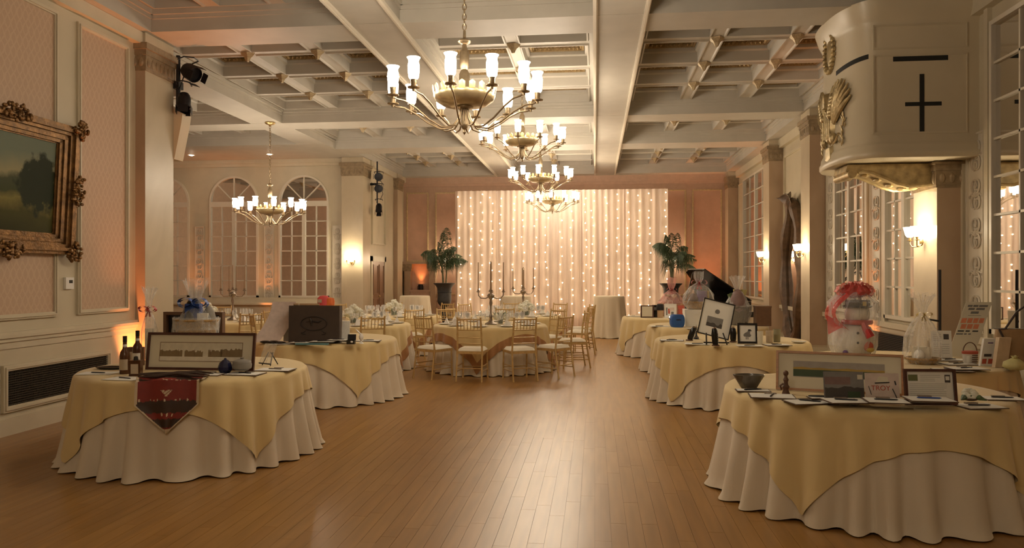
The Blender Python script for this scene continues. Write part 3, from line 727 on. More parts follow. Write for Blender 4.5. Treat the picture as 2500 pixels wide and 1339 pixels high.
for sg in (1, -1):
    m2 = MB()
    for i in range(9):
        t = i / 8; ax_ = .10 + .04 * t; L = .30 + .22 * math.sin(t * PI * .75); an = R(78 - 48 * t) if False else R(35 + 50 * (1 - t))
        b0 = (sg * (.12 + .08 * t), 3.44 + .12 * (1 - t)); tip = (sg * (.12 + .08 * t + L * math.cos(an)), b0[1] + L * math.sin(an))
        pts = [on_arc(b0[0] + (tip[0] - b0[0]) * k_ / 5, b0[1] + (tip[1] - b0[1]) * k_ / 5, .03 + .012 * math.sin(PI * k_ / 5) + .004 * (i % 2)) for k_ in range(6)]
        m2.tube(pts, [.02, .032, .034, .032, .026, .010], 6)
    for i in range(6):
        t = i / 5; m2.sphere(on_arc(sg * (.13 + .10 * t), 3.56 + .20 * t, .05), .045, (1, 1, 1.2), 7, 5)
    m2.build('wing', 'gold_carving', eg, smooth=True)
    m2 = MB(); m2.tube([on_arc(sg * .17, 3.20, .03), on_arc(sg * .26, 3.22, .035), on_arc(sg * .33, 3.30, .03)], .014, 6)
    m2.sphere(on_arc(sg * .17, 3.27, .03), .05, (1, 1, 1.4), 7, 5); m2.build('leg', 'gold_carving', eg, smooth=True)
    m2 = MB(); random.seed(5)
    for i in range(26):
        t = i / 25; z = 3.14 + .36 * t; q = sg * (.36 + .07 * t + random.uniform(-.035, .035))
        a = on_arc(q, z, .012); b = on_arc(q + sg * random.uniform(-.03, .05), z + .055, .028); m2.tube([a, (a + b) / 2, b], [.004, .012, .002], 5)
    m2.build('branch', 'gold_carving', eg, smooth=True)
relief([(-.10, 3.20), (.10, 3.20), (.14, 3.02), (0, 2.98), (-.14, 3.02)], .04, '', '').build('tail', 'gold_carving', eg, smooth=True)
m2 = MB()
for i in range(24):
    a = 2 * PI * i / 24; m2.sphere(on_arc(.17 * math.cos(a), 4.36 + .24 * math.sin(a), .02), .034, (1, 1, 1), 6, 5)
md = m2.build('medallion', 'gold_carving', None, smooth=True)
tag(md, 'gilded oval medallion wreath above the eagle on the balcony end', 'medallion')
relief([(.13 * math.cos(a * PI / 8), 4.36 + .20 * math.sin(a * PI / 8)) for a in range(16)], .02, '', '').build('boss', 'gold_carving', md, smooth=True)
# carved console under the balcony
cons = sempty('trim_9', 'carved gilded console bracket under the balcony')
prof = [(4.0, 2.92), (3.0, 2.92), (2.98, 2.84), (3.02, 2.78), (3.08, 2.78), (3.12, 2.82), (3.16, 2.84), (3.28, 2.82), (3.42, 2.76), (3.56, 2.69), (3.70, 2.65), (3.84, 2.66), (4.0, 2.68)]
MB().prism(prof, 9.42, 9.90, lambda a, b, t: (a, t, b)).build('bracket_body', 'gold_carving', cons)
m2 = MB(); m2.tube([(a, 9.42, z) for a, z in prof[5:]], .022, 6); m2.tube([(a, 9.90, z) for a, z in prof[5:]], .022, 6)
for i in range(9):
    a, z = prof[4 + i] if 4 + i < len(prof) else prof[-1]; m2.sphere((a, 9.66, z - .005), .045, (1, 2.2, .6), 7, 5)
m2.build('acanthus_edge', 'gold_carving', cons, smooth=True)
m2 = MB()
for yy in (9.40, 9.92): m2.lathe([(0, -.02), (.05, -.015), (.055, 0), (.05, .015), (0, .02)], 12)
m2 = MB(); m2.tube([(3.04, 9.38, 2.80), (3.04, 9.94, 2.80)], .05, 12); m2.build('volute', 'gold_carving', cons, smooth=True)

# tall carved pier mirror between the pilasters
pm = thing('pier_mirror', 'tall pier mirror in dark carved leaf frame between two pilasters', 'mirror', (XR - .03, 16.65, 0.05))
out = []
for i in range(40):
    t = 2 * PI * i / 40; hw = .58 * (1 - .12 * math.cos(t * 2)); y_ = hw * math.sin(t); z_ = 1.60 - 1.52 * math.cos(t)
    if z_ > 2.2: y_ *= 1 - .25 * (z_ - 2.2)
    out.append((-.08, y_, z_))
MB().tube(out, [.10 + .03 * math.sin(5 * i) for i in range(40)], 8, closed=True).build('carved_frame', 'pier_wood', pm, smooth=True) if mat('pier_wood', (.10, .055, .028), .45, var=.4, vscale=8, bump=.5, bscale=25) else None
MB().add([(-.05, y_ * .97, z_) for _, y_, z_ in out], [tuple(range(40))[::-1]]).build('glass', 'mirror_glass', pm)
for sg, L in ((1, .75), (-1, .55)):
    MB().grid(lambda a, b, sg=sg, L=L: (-.10 - .22 * a * a - .03 * math.cos((b - .5) * PI), sg * L * a * .75 + .10 * (b - .5) * (1 - a), 3.05 + .30 * a + .30 * (b - .5) * math.sin(PI * min(1, a + .15)) - .1 * a * a), 10, 6).build('leaf_crest', 'pier_wood', pm, smooth=True)

# ------------------------------------------------------------------ lights the room has, plus a few added out of view
def make_chandelier(label, loc, top, arms=12):
    """loc z = underside of the glass shades; top = ceiling height"""
    t = thing('chandelier', label, 'chandelier', loc, group=None)
    MB().lathe([(0, .0), (.10, 0), (.105, -.02), (.08, -.04), (.03, -.055), (.02, -.08)], 20, (0, 0, top - loc[2])).build('canopy', 'brass', t, smooth=True)
    lk = MB().tube([(.018 * math.cos(a * PI / 5), 0, .03 * math.sin(a * PI / 5)) for a in range(10)], .0055, 5, closed=True).mesh('chain_link', 'aged_brass', True)
    z = top - loc[2] - .10; i = 0
    while z > .62:
        place(lk, 'chain_link', t, (0, 0, z), (0, 0, (i % 2) * PI / 2)); z -= .046; i += 1
    MB().lathe([(0, .60), (.012, .60), (.015, .53), (.05, .515), (.062, .50), (.05, .485), (.02, .475), (.025, .44), (.045, .40), (.045, .28), (.03, .24), (.05, .2), (.05, .0), (.085, -.09), (.085, -.11), (.03, -.12), (.02, -.2), (.035, -.26), (.03, -.29), (.012, -.31), (.016, -.335), (0, -.36)], 14).build('stem', 'aged_brass', t, smooth=True)
    MB().lathe([(.08, -.10), (.20, -.085), (.27, -.04), (.285, .0), (.28, .02), (.262, .005), (.20, -.06), (.06, -.08)], 36).build('bowl', 'bowl_brass', t, smooth=True)
    m2 = MB()
    for i in range(20):
        a0, a1 = 2 * PI * i / 20, 2 * PI * (i + .62) / 20
        for (r0, r1) in ((.283, .297),):
            p = [(r0 * math.cos(a0), r0 * math.sin(a0), 0), (r0 * math.cos(a1), r0 * math.sin(a1), 0), (r1 * math.cos(a1), r1 * math.sin(a1), .065), (r1 * math.cos((a0 + a1) / 2), r1 * math.sin((a0 + a1) / 2), .085), (r1 * math.cos(a0), r1 * math.sin(a0), .065)]
            m2.add(p, [(0, 1, 2, 3, 4)])
    m2.build('crown', 'brass', t)
    am = MB().tube([(.03, 0, -.12), (.06, 0, -.22), (.12, 0, -.29), (.22, 0, -.30), (.34, 0, -.24), (.46, 0, -.15), (.56, 0, -.095), (.63, 0, -.085), (.66, 0, -.075)], .0085, 7).mesh('arm', 'aged_brass', True)
    cm = MB().lathe([(0, -.085), (.012, -.085), (.015, -.065), (.052, -.058), (.054, -.05), (.02, -.048), (.024, -.04), (.026, .0), (.03, .012), (0, .012)], 14).mesh('lamp_cup', 'aged_brass', True)
    sm = MB().lathe([(0, .008), (.026, .008), (.043, .03), (.049, .08), (.050, .135), (.043, .165), (.046, .18), (.058, .20), (.054, .20), (.042, .178), (.036, .155), (.0, .15)], 16).mesh('glass_shade', 'lamp_glass', True)
    for i in range(arms):
        a = -PI / 2 + 2 * PI * i / arms
        o = place(am, 'arm', t, (0, 0, 0), (0, 0, a)); place(cm, 'lamp_cup', o, (.67, 0, 0)); place(sm, 'glass_shade', o, (.67, 0, 0))
    return t
ch = make_chandelier('brass twelve-arm chandelier on a long chain, the largest in view, over open floor', (-1.19, 6.87, 3.245), 4.90)
def chand_copy(label, loc, top):
    n = copy_tree(ch, None, label, None, loc); dz = (top - loc[2]) - (4.90 - 3.245)
    for cchild in list(n.children):
        if cchild.name.startswith('canopy'): cchild.location.z += dz
        if cchild.name.startswith('chain_link') and cchild.location.z > top - loc[2] - .07: bpy.data.objects.remove(cchild)
    return n
chand_copy('brass chandelier second from the curtain side row, its glass lit above the candelabra table', (-1.19, 12.43, 3.82), 4.98)
chand_copy('brass chandelier hanging two places short of the lit curtain', (-1.19, 16.7, 3.74), 4.98)
chand_copy('brass chandelier hanging directly in front of the lit curtain', (-1.12, 20.1, 3.58), 4.98)
chand_copy('added brass chandelier out of view behind the viewer', (-1.19, -0.4, 3.5), 4.80)  # added behind the camera, unseen, to brighten the nearest tables
make_chandelier('brass chandelier on thin long chain in front of the mirrored arches', (-6.55, 14.75, 2.93), 4.70)

def make_sconce(label, loc, rz, power=7.0):
    """drawn facing -y"""
    t = thing('wall_sconce', label, 'wall lamp', loc, rz, 'brass wall sconces')
    MB().lathe([(0, -.0), (.045, .0), (.05, -.008), (.03, -.02), (0, -.025)], 14).xf(Matrix.Rotation(-PI / 2, 4, 'X') @ Matrix.Scale(1, 4)).build('backplate', 'brass', t, (0, -.026, 0), smooth=True)
    for s in (-1, 1):
        ar = MB().tube([(s * .01, -.01, 0), (s * .03, -.07, -.055), (s * .07, -.11, -.06), (s * .10, -.125, -.02), (s * .105, -.125, .02)], .0075, 7).build('arm', 'brass', t, smooth=True)
        MB().lathe([(0, .015), (.03, .018), (.032, .025), (.012, .03), (.016, .06), (0, .06)], 12, (s * .105, -.125, 0)).build('lamp_cup', 'brass', ar, smooth=True)
        MB().lathe([(.0, .062), (.03, .062), (.05, .09), (.062, .14), (.075, .185), (.072, .185), (.058, .14), (.03, .10), (0, .10)], 16, (s * .105, -.125, 0)).build('glass_shade', 'sconce_glass', ar, smooth=True)
    return t
make_sconce('brass twin wall sconce glowing on the column beside the mirrored arches', (-6.34, 19.345, 1.93), 0)
make_sconce('brass twin wall sconce on the salmon wall behind the palm beside the draped cocktail table', (-4.62, YB, 1.95), 0)
make_sconce('brass twin wall sconce on the salmon wall behind the palm beside the piano', (2.30, YB, 1.95), 0)
make_sconce('brass twin wall sconce on the pilaster beyond the pier mirror', (3.965, 18.2, 1.96), -PI / 2)
make_sconce('brass twin wall sconce on the pilaster between the pier mirror and the balcony', (3.965, 14.9, 2.0), -PI / 2)
make_sconce('brass twin wall sconce on the pilaster right under the balcony bracket', (3.965, 9.66, 2.0), -PI / 2)

UP = (1.0, 0.30, 0.09)
def uplight(label, loc, power, aim=(0, 0, 1), spot=1.0):
    t = thing('uplight', label, 'uplight', loc)
    MB().lathe([(0, 0), (.075, 0), (.08, .02), (.08, .16), (.07, .17), (.065, .15), (0, .145)], 16).build('can', 'black_metal', t, smooth=True)
    MB().lathe([(0, .152), (.06, .152), (.064, .148)], 14).build('lens', 'uplight_lens', t)
    m2 = MB(); m2.tube([(-.1, 0, .0), (-.1, 0, .1), (.1, 0, .1), (.1, 0, .0)], .008, 5); m2.build('yoke', 'black_metal', t)
    lamp('SPOT', 'uplight_lamp', (0, 0, .17), power, UP, .05, t, aim, spot, .9)
    return t
uplight('black uplight can on the floor below the damask wall, washing the pillar amber', (-5.70, 8.93, 0), 260, (-.02, .035, 1), 1.0)
uplight('black uplight can at the foot of the wall between the balcony casements', (4.08, 12.1, 0), 120, (.02, 0, 1), .9)
uplight('black uplight can at the foot of the casement nearest the leather bag', (4.06, 6.1, 0), 110, (.02, 0, 1), .9)
uplight('black uplight can at the foot of the wall behind the pier mirror pilaster', (3.75, 18.85, 0), 120, (.03, 0, 1), .8)
uplight('black uplight can at the foot of the salmon wall beside the piano', (3.3, 23.5, 0), 200, (0, .04, 1), .9)
uplight('black uplight can standing on the niche shelf in the back corner', (-5.52, 23.7, 1.13), 22, (0, .05, 1), 1.3)
uplight('black uplight can at the foot of the alcove wall between the arches', (-8.71, 19.2, 0), 100, (0, .02, 1), .9)
uplight('black uplight can at the foot of the alcove wall near the near pillar', (-10.67, 19.2, 0), 100, (0, .02, 1), .9)

uplight('added black uplight can brightening the alcove wall opposite the middle arch', (-9.4, 9.8, 0), 170, (0, -.02, 1), 1.1)  # this can and the next are added so the arched mirrors reflect more light
uplight('added black uplight can brightening the alcove wall opposite the arch by the column', (-7.6, 9.8, 0), 170, (0, -.02, 1), 1.1)

# ------------------------------------------------------------------ lit curtain
CY = 21.1; cx0, cx1, CT = -3.93, 1.99, 3.97
random.seed(21)
ps = thing('backdrop_stand', 'pipe stand holding up the sheer lit curtain', 'stand', ((cx0 + cx1) / 2, CY + .20, 0))
hw = (cx1 - cx0) / 2
MB().tube([(-hw, 0, CT - .03), (hw, 0, CT - .03)], .02, 8).build('crossbar', 'plastic_white', ps)
for q in (-hw + .02, 0, hw - .02):
    MB().tube([(q, 0, 0), (q, 0, CT - .03)], .022, 8).build('upright', 'plastic_white', ps); MB().box(q - .2, q + .2, -.02, .3, 0, .012).build('foot_plate', 'black_metal', ps)
NP = 5; pwid = (cx1 - cx0) / NP
for i in range(NP):
    ph = [random.uniform(0, 6.28) for _ in range(4)]; x0 = cx0 + i * pwid
    def fn(a, b, x0=x0, ph=ph):
        xx = x0 + a * pwid; k = 2 * PI / .17; amp = .020 + .012 * (1 - b)
        wob = amp * math.sin(k * xx + ph[0] + 1.2 * math.sin(2.3 * xx + ph[1])) + .012 * math.sin(k * .37 * xx + ph[2]) + (.05 * (.06 - a) / .06 if a < .06 else 0)
        flare = (.04 if b < .03 else 0) * math.sin(k * .5 * xx + ph[3])
        return (xx + .01 * math.sin(k * xx + ph[3]) * (1 - b), CY + wob + flare, .015 + b * (CT - .015))
    o = MB().grid(fn, 96, 14).build('sheer_curtain', 'sheer_curtain', None, smooth='all')
    tag(o, ('sheer pinkish white curtain panel at the edge beside the dark urn palm', 'sheer pinkish white curtain panel behind the nearer candelabra', 'sheer pinkish white curtain panel in the middle, under the chandelier', 'sheer pinkish white curtain panel behind the open floor aisle', 'sheer pinkish white curtain panel at the edge beside the piano palm')[i], 'curtain')
# strings of fairy lights hanging in front of the sheer
bmesh_ = MB().sphere((0, 0, 0), .0145, (1, 1, 1.1), 8, 6).mesh('bulb', 'fairy_bulb', True)
mat('cord_clear', (.75, .65, .5), .4)
NS = 19
for i in range(NS):
    xx = cx0 + .10 + (cx1 - cx0 - .2) * i / (NS - 1) + random.uniform(-.07, .07)
    t = thing('fairy_light_string', 'string of warm fairy lights down the curtain panel ' + ('beside the niche side urn palm', 'behind the nearer candelabra', 'under the last chandelier', 'behind the open aisle', 'beside the piano palm')[min(4, max(0, int((xx - cx0) / pwid)))], 'string lights', (xx, CY - .085, CT - .02), group='fairy light strings on the curtain')
    MB().tube([(0, .13, .025), (0, .08, .03), (0, .03, .028), (0, 0, -.03), (.01, 0, -1.2), (-.008, 0, -2.4), (0, 0, -3.5)], .0025, 4).build('cord', 'cord_clear', t)
    nb = 15; off = random.uniform(0, .12)
    for j in range(nb):
        place(bmesh_, 'bulb', t, (random.uniform(-.05, .05), 0, -.06 - off - j * .235 + random.uniform(-.06, .06)))
# ------------------------------------------------------------------ draped tables
RT, ZT = 0.95, 0.755
def fold_fn(seed, k=23):
    rr = random.Random(seed); p = [rr.uniform(0, 6.28) for _ in range(5)]
    def f(a):
        c = math.cos(k * a + 1.6 * math.sin(3 * a + p[0]) + .9 * math.sin(7 * a + p[1]))
        return (1 - abs(c) ** .75 if c < 0 else 1 + .0 * c) * .5 * (.7 + .3 * math.sin(2 * a + p[2]) * math.cos(5 * a + p[3])) + .5 * (.5 + .5 * c) ** 1.3
    return f
def hang_r(f, a, s, R_, H_, flare=.05, amp=.125):
    q = s / H_
    return R_ + .012 * min(1, s / .03) + amp * (q ** .9) * f(a) + flare * q * q
def white_cloth(seed, R_=RT, Z_=ZT, flare=.05, amp=.125, k=26, na=300, puddle=.02):
    f = fold_fn(seed, k); rr = random.Random(seed + 1); ph = rr.uniform(0, 6)
    rows = [(0, 0), (R_ * .5, 0), (R_ * .97, 0), (R_, .004)]
    mb = MB(); S = [.012, .03, .08, .16, .26, .36, .46, .56, .65, .71, Z_ - .006]
    if Z_ > .9: S = [.012, .04, .12, .25, .4, .55, .7, .85, .97, Z_ - .006]
    def fn(i, j):
        a = 2 * PI * i
        jj = int(round(j * (len(rows) + len(S) - 1)))
        if jj < len(rows): r_, dz = rows[jj]; return (r_ * math.cos(a), r_ * math.sin(a), Z_ - dz)
        s = S[jj - len(rows)]; r_ = hang_r(f, a, s, R_, Z_, flare, amp)
        if jj == len(rows) + len(S) - 1: r_ += puddle * (.5 + .5 * math.sin(4 * a + ph))
        z = Z_ - s
        return (r_ * math.cos(a), r_ * math.sin(a), max(.004, z + (.012 * (1 - f(a)) if s > Z_ - .05 else 0)))
    mb.grid(fn, na, len(rows) + len(S) - 1, wrap=True); return mb, f
def topper(f, rot, S_, R_=RT, Z_=ZT, band=0, na=240, flare=.05, amp=.125):
    mb = MB(); nr = [0, .35, .7, .9, 1.0]; nd = 12
    cols = []
    for i in range(na):
        a = 2 * PI * i / na; b = ((a - rot + PI / 4) % (PI / 2)) - PI / 4; L = S_ / math.cos(b); L = min(L, S_ * 1.405)
        col = [(R_ * q, 0) for q in nr]; o = L - R_; bw = band / math.cos(b) if band else 0
        st = [o * (t / nd) for t in range(1, nd + 1)]
        if band: st = [(o - bw) * (t / (nd - 2)) for t in range(1, nd - 1)] + [o - bw * .5, o]
        col += [(None, s) for s in st]; pts = []
        for r_, s in col:
            if r_ is not None: pts.append((r_ * math.cos(a), r_ * math.sin(a), Z_ + .004 - (.003 if r_ == R_ else 0)))
            else:
                q = hang_r(f, a, s, R_, Z_, flare, amp) + .010 + .012 * min(1, s / .3); pts.append((q * math.cos(a), q * math.sin(a), max(.012, Z_ + .004 - s)))
        cols.append(pts)
    n = len(cols[0]); vs = [p for c in cols for p in c]; fs = []; mis = []
    for i in range(na):
        i2 = (i + 1) % na
        for j in range(n - 1): fs.append((i * n + j, i2 * n + j, i2 * n + j + 1, i * n + j + 1)); mis.append(1 if band and j >= n - 3 else 0)
    mb.v = vs; mb.f = fs; mb.mi = mis; return mb
tab_leg = None
def banquet_table(c, seed, rot, S_, name_of, where, band=0, top_mat='ivory_cloth', k=26):
    x, y = c; global tab_leg
    t = thing('banquet_table', 'round folding banquet table under floor-length cloths ' + where, 'table', (x, y, 0))
    MB().lathe([(0, ZT - .03), (RT - .01, ZT - .03), (RT - .006, ZT - .018), (RT - .01, ZT - .006), (0, ZT - .006)], 48).build('tabletop', 'clipboard', t, smooth=True)
    for sx in (-1, 1):
        for sy in (-1, 1): MB().tube([(sx * .5, sy * .5, 0), (sx * .45, sy * .45, ZT - .03)], .016, 8).build('leg', 'black_metal', t)
    mb, f = white_cloth(seed, k=k)
    tag(mb.build('tablecloth', 'white_cloth', None, (x, y, 0), smooth='all'), 'white floor-length tablecloth in folds ' + where, 'tablecloth')
    tag(topper(f, rot, S_, band=band).build('table_topper', [top_mat, 'band_cloth'], None, (x, y, 0), smooth='all'),
        ('ivory square table topper edged in bronze ' if band else 'ivory square table topper with pointed corners ') + where, 'tablecloth')
def aim_of(c, u, v, z=.1):
    p = onz(u, v, z); return math.atan2(p.y - c[1], p.x - c[0])
L1, R1, L2, R2, R3, R4, R5 = (-3.61, 6.55), (1.96, 5.86), (-3.60, 9.75), (1.76, 10.13), (1.86, 12.95), (1.53, 15.55), (3.02, 7.90)
banquet_table(L1, 1, aim_of(L1, 605, 1112) + PI / 4, 1.155, 'L1', 'on the table with the whisky bottles')
banquet_table(R1, 2, aim_of(R1, 1915, 1290, .03) + PI / 4, 1.18, 'R1', 'on the table with the pottery bowl')
banquet_table(L2, 3, aim_of(L2, 815, 955) + PI / 4, 1.15, 'L2', 'on the table with the dark embossed crate')
banquet_table(R2, 4, aim_of(R2, 1745, 900) , 1.18, 'R2', 'on the table with the framed duck print')
banquet_table(R3, 5, R(-100), 1.16, 'R3', 'on the table with the blue bag')
banquet_table(R4, 6, R(-115), 1.16, 'R4', 'on the table with the boxed books')
banquet_table(R5, 7, R(-60), 1.12, 'R5', 'on the table with the snowman')
T1, T2, T3, T4, T5 = (-1.78, 12.85), (-1.62, 15.7), (-4.15, 15.4), (-4.15, 12.75), (-6.9, 13.3)
W1, W2, W3, W4, W5 = 'on the nearer candelabra table', 'on the candelabra table next to the curtain', 'on the flower table by the door', 'on the flower table behind the dark crate', 'on the flower table under the side chandelier'
banquet_table(T1, 11, R(-48), 1.19, 'T1', W1, band=.13)
banquet_table(T2, 12, R(-80), 1.19, 'T2', W2, band=.13)
banquet_table(T3, 13, R(-95), 1.19, 'T3', W3, band=.13)
banquet_table(T4, 14, R(-70), 1.19, 'T4', W4, band=.13)
banquet_table(T5, 15, R(-85), 1.19, 'T5', W5, band=.13)
# draped high tables
for i, (u, Y, seed) in enumerate(((1487, 19.7, 31), (1013, 19.4, 32), (1259, 19.5, 33))):
    x = onUY(u, Y); wh = ('standing alone before the curtain at the aisle', 'under the amber niche by the urn', 'behind the candelabra against the curtain')[i]
    t = thing('cocktail_table', 'high cocktail table under its cloth, ' + wh, 'table', (x, Y, 0))
    MB().lathe([(0, 1.02), (.37, 1.02), (.375, 1.035), (.37, 1.05), (0, 1.05)], 32).build('tabletop', 'clipboard', t, smooth=True)
    MB().tube([(0, 0, .03), (0, 0, 1.02)], .035, 10).build('pedestal', 'black_metal', t); MB().lathe([(0, 0), (.28, 0), (.28, .02), (.05, .035), (0, .035)], 20).build('base', 'black_metal', t)
    mb, f = white_cloth(seed, .38, 1.06, .10, .07, 13, 150, .03)
    tag(mb.build('tablecloth', 'cream_cloth', None, (x, Y, 0), smooth='all'), 'cream cloth over the cocktail table ' + wh, 'tablecloth')

# ------------------------------------------------------------------ gold chiavari chairs
def make_chair():
    t = thing('banquet_chair', '', 'chair')
    def turned(pts, r):                                   # bamboo-turned post
        P = [Vector(p) for p in pts]; out = []; rr = []
        for a, b in zip(P, P[1:]):
            n = max(2, int((b - a).length / .055))
            for i in range(n):
                out.append(a.lerp(b, i / n)); rr.append(r * (1.22 if i == 0 or (n > 3 and i == n // 2) else 1.0))
        out.append(P[-1]); rr.append(r * 1.1); return MB().tube(out, rr, 7)
    for s in (-1, 1):
        turned([(s * .195, -.265, 0), (s * .19, -.195, .44), (s * .182, -.215, .70), (s * .178, -.255, .97)], .0135).build('leg', 'gold_chair', t, smooth=True)
        turned([(s * .195, .205, 0), (s * .19, .19, .44)], .0135).build('leg', 'gold_chair', t, smooth=True)
    MB().box(-.205, .205, -.205, .205, .415, .455).build('seat', 'gold_chair', t)
    MB().grid(lambda a, b: ((a - .5) * .40 * (1 - .0 * b), (b - .5) * .40, .457 + .045 * min(1, 9 * min(a, 1 - a, b, 1 - b)) ** .6), 10, 10).build('cushion', 'cushion_ivory', t, smooth='all')
    def bow(z, y, w, dy): return [(w * q, y - dy * (1 - q * q), z) for q in (-1, -.6, -.2, .2, .6, 1)]
    MB().tube(bow(.935, -.250, .178, .02), .012, 7).build('top_rail', 'gold_chair', t, smooth=True)
    MB().tube(bow(.775, -.225, .18, .02), .010, 7).build('middle_rail', 'gold_chair', t, smooth=True)
    MB().tube(bow(.66, -.212, .182, .02), .009, 7).build('lower_rail', 'gold_chair', t, smooth=True)
    MB().tube(bow(.57, -.205, .185, .02), .009, 7).build('lower_rail', 'gold_chair', t, smooth=True)
    sp = MB().tube([(0, 0, 0), (0, -.012, .08), (0, -.025, .16)], .0065, 6).mesh('spindle', 'gold_chair', True)
    for i in range(6):
        q = -1 + 2 * (i + 1) / 7; place(sp, 'spindle', t, (.18 * q, -.225 - .02 * (1 - q * q), .775))
    for (a, b) in (((-.193, .2, .18), (.193, .2, .18)), ((-.193, -.235, .2), (.193, -.235, .2)), ((-.193, .2, .23), (-.193, -.225, .23)), ((.193, .2, .23), (.193, -.225, .23)), ((-.193, .2, .15), (-.193, -.24, .15)), ((.193, .2, .15), (.193, -.24, .15))):
        MB().tube([a, b], .008, 6).build('stretcher', 'gold_chair', t)
    return t
chair0 = make_chair(); chair_used = [0]; chair_at = []; tables_at = []
def chair(c, phi, r, label, group):
    loc = (c[0] + r * math.cos(R(phi)), c[1] + r * math.sin(R(phi)), 0); rz = R(phi) + PI / 2
    if any(math.hypot(loc[0] - q[0], loc[1] - q[1]) < .57 for q in chair_at): return
    if any(q != c and math.hypot(loc[0] - q[0], loc[1] - q[1]) < 1.36 for q in (T1, T2, T3, T4, T5, L2)): return
    chair_at.append(loc)
    if not chair_used[0]:
        chair_used[0] = 1; chair0.location = loc; chair0.rotation_euler = (0, 0, rz); tag(chair0, label, None, group); return chair0
    return copy_tree(chair0, None, label, group, loc, rz)
for c, angs, lb, gp in ((T1, (-93, -64, -121, -37, 14, 48, 88, 128, 162, -158), 'gold chiavari chair at the nearer candelabra table', 'chairs at the nearer candelabra table'),
                        (T2, (-95, -60, -20, 20, 60, 100, 140, 180, -135), 'gold chiavari chair at the candelabra table next to the curtain', 'chairs at the curtain side candelabra table'),
                        (T3, (-100, -62, -25, 15, 60, 105, 150, -165, -135), 'gold chiavari chair at the flower table by the door', 'chairs at the flower table by the door'),
                        (T4, (-62, -37, 0, 40, 80, 125, 170, -145, -110), 'gold chiavari chair at the flower table behind the dark crate', 'chairs at the flower table behind the crate'),
                        (T5, (-85, -45, -5, 35, 75, 115, 155, -165, -125), 'gold chiavari chair at the flower table under the side chandelier', 'chairs under the side chandelier')):
    for i, a in enumerate(angs): chair(c, a, 1.42 + .03 * math.sin(i * 2.1), lb + (', back to the open floor' if -135 < a < -45 else ', aisle side' if -45 <= a <= 45 else ', curtain side' if 45 < a < 135 else ', mirror side'), gp)

# ------------------------------------------------------------------ palms in black urns
def frond_mesh(rr, L, droop, up):
    mb = MB(); pts = []
    for i in range(13):
        t = i / 12; pts.append(Vector((L * t * math.cos(up) * (1 - .1 * t), 0, L * (t * math.sin(up) - droop * t * t))))
    mb.tube(pts, [.010 * (1 - .8 * i / 12) for i in range(13)], 5)
    for i in range(40):
        t = .16 + .84 * i / 39; k = t * 12; j = min(11, int(k)); p = pts[j].lerp(pts[j + 1], k - j); d = (pts[min(12, j + 1)] - pts[j]).normalized()
        ll = .20 * math.sin(PI * min(1, .18 + t * .8)) * (L / 1.0) * rr.uniform(.85, 1.1)
        for s in (-1, 1):
            dirv = (d * .55 + Vector((0, s * .75, -.25 - 1.0 * rr.random()))).normalized(); w_ = d.cross(dirv).cross(dirv).normalized() * .0075
            a = p; m = p + dirv * ll * .5 + Vector((0, 0, .015)); e = p + dirv * ll + Vector((0, 0, -.22 * ll / .3 * (1 + rr.random())))
            o = len(mb.v); mb.add([a - w_ * .4, a + w_ * .4, m + w_, m - w_, e], [(0, 1, 2, 3), (3, 2, 4)])
    return mb.mesh('frond', 'palm_leaf')
def urn_palm(label_u, label_p, x, y, seed, H=1.38):
    t = thing('garden_urn', label_u, 'urn', (x, y, 0))
    MB().box(-.21, .21, -.21, .21, 0, .06).build('plinth', 'urn_iron', t)
    MB().box(-.17, .17, -.17, .17, .06, .50).build('pedestal', 'urn_iron', t)
    MB().lathe([(0, .50), (.20, .50), (.20, .54), (.13, .57), (.07, .62), (.055, .68), (.08, .73), (.13, .78), (.175, .84), (.19, .90), (.185, 1.0), (.19, 1.15), (.20, 1.25), (.25, 1.33), (.29, 1.36), (.30, 1.38), (.26, 1.385), (.19, 1.32), (0, 1.32)], 28).build('bowl', 'urn_iron', t, smooth=True)
    MB().lathe([(.192, 1.12), (.205, 1.13), (.192, 1.14)], 28).build('band', 'urn_iron', t, smooth=True)
    p = thing('palm', label_p, 'palm', (x, y, 1.325)); rr = random.Random(seed)
    MB().lathe([(0, .012), (.17, .008), (.18, 0)], 18).build('soil', 'soil', p)
    stems = [(rr.uniform(-.07, .07), rr.uniform(-.07, .07), rr.uniform(.55, 1.0)) for _ in range(5)]
    for i, (sx, sy, h) in enumerate(stems):
        MB().tube([(sx * .6, sy * .6, 0), (sx, sy, h * .5), (sx * 1.5, sy * 1.5, h)], [.022, .018, .012], 6).build('stem', 'palm_stem', p, smooth=True)
    metas = [frond_mesh(rr, L, dr, up) for L, dr, up in ((1.35, .62, R(64)), (1.25, .62, R(54)), (1.4, .45, R(75)), (1.1, .55, R(40)), (1.3, .68, R(60)))]
    n = 21
    for i in range(n):
        sx, sy, h = stems[i % 5]; zz = h * (1 - .42 * (i // 5) / 3) ; place(metas[i % 5], 'frond', p, (sx * 1.4, sy * 1.4, zz), (0, R(rr.uniform(-6, 6)), 2 * PI * i * .382 + rr.uniform(-.2, .2)), scale=(rr.uniform(.75, .98),) * 3)
urn_palm('black iron pedestal urn beside the draped cocktail table', 'feathery palm growing in the urn near the amber niche', onUY(1085, 20.2), 20.2, 4)
urn_palm('black iron pedestal urn behind the pink wrapped basket', 'feathery palm growing in the urn beside the piano', onUY(1638, 20.2), 20.2, 9)

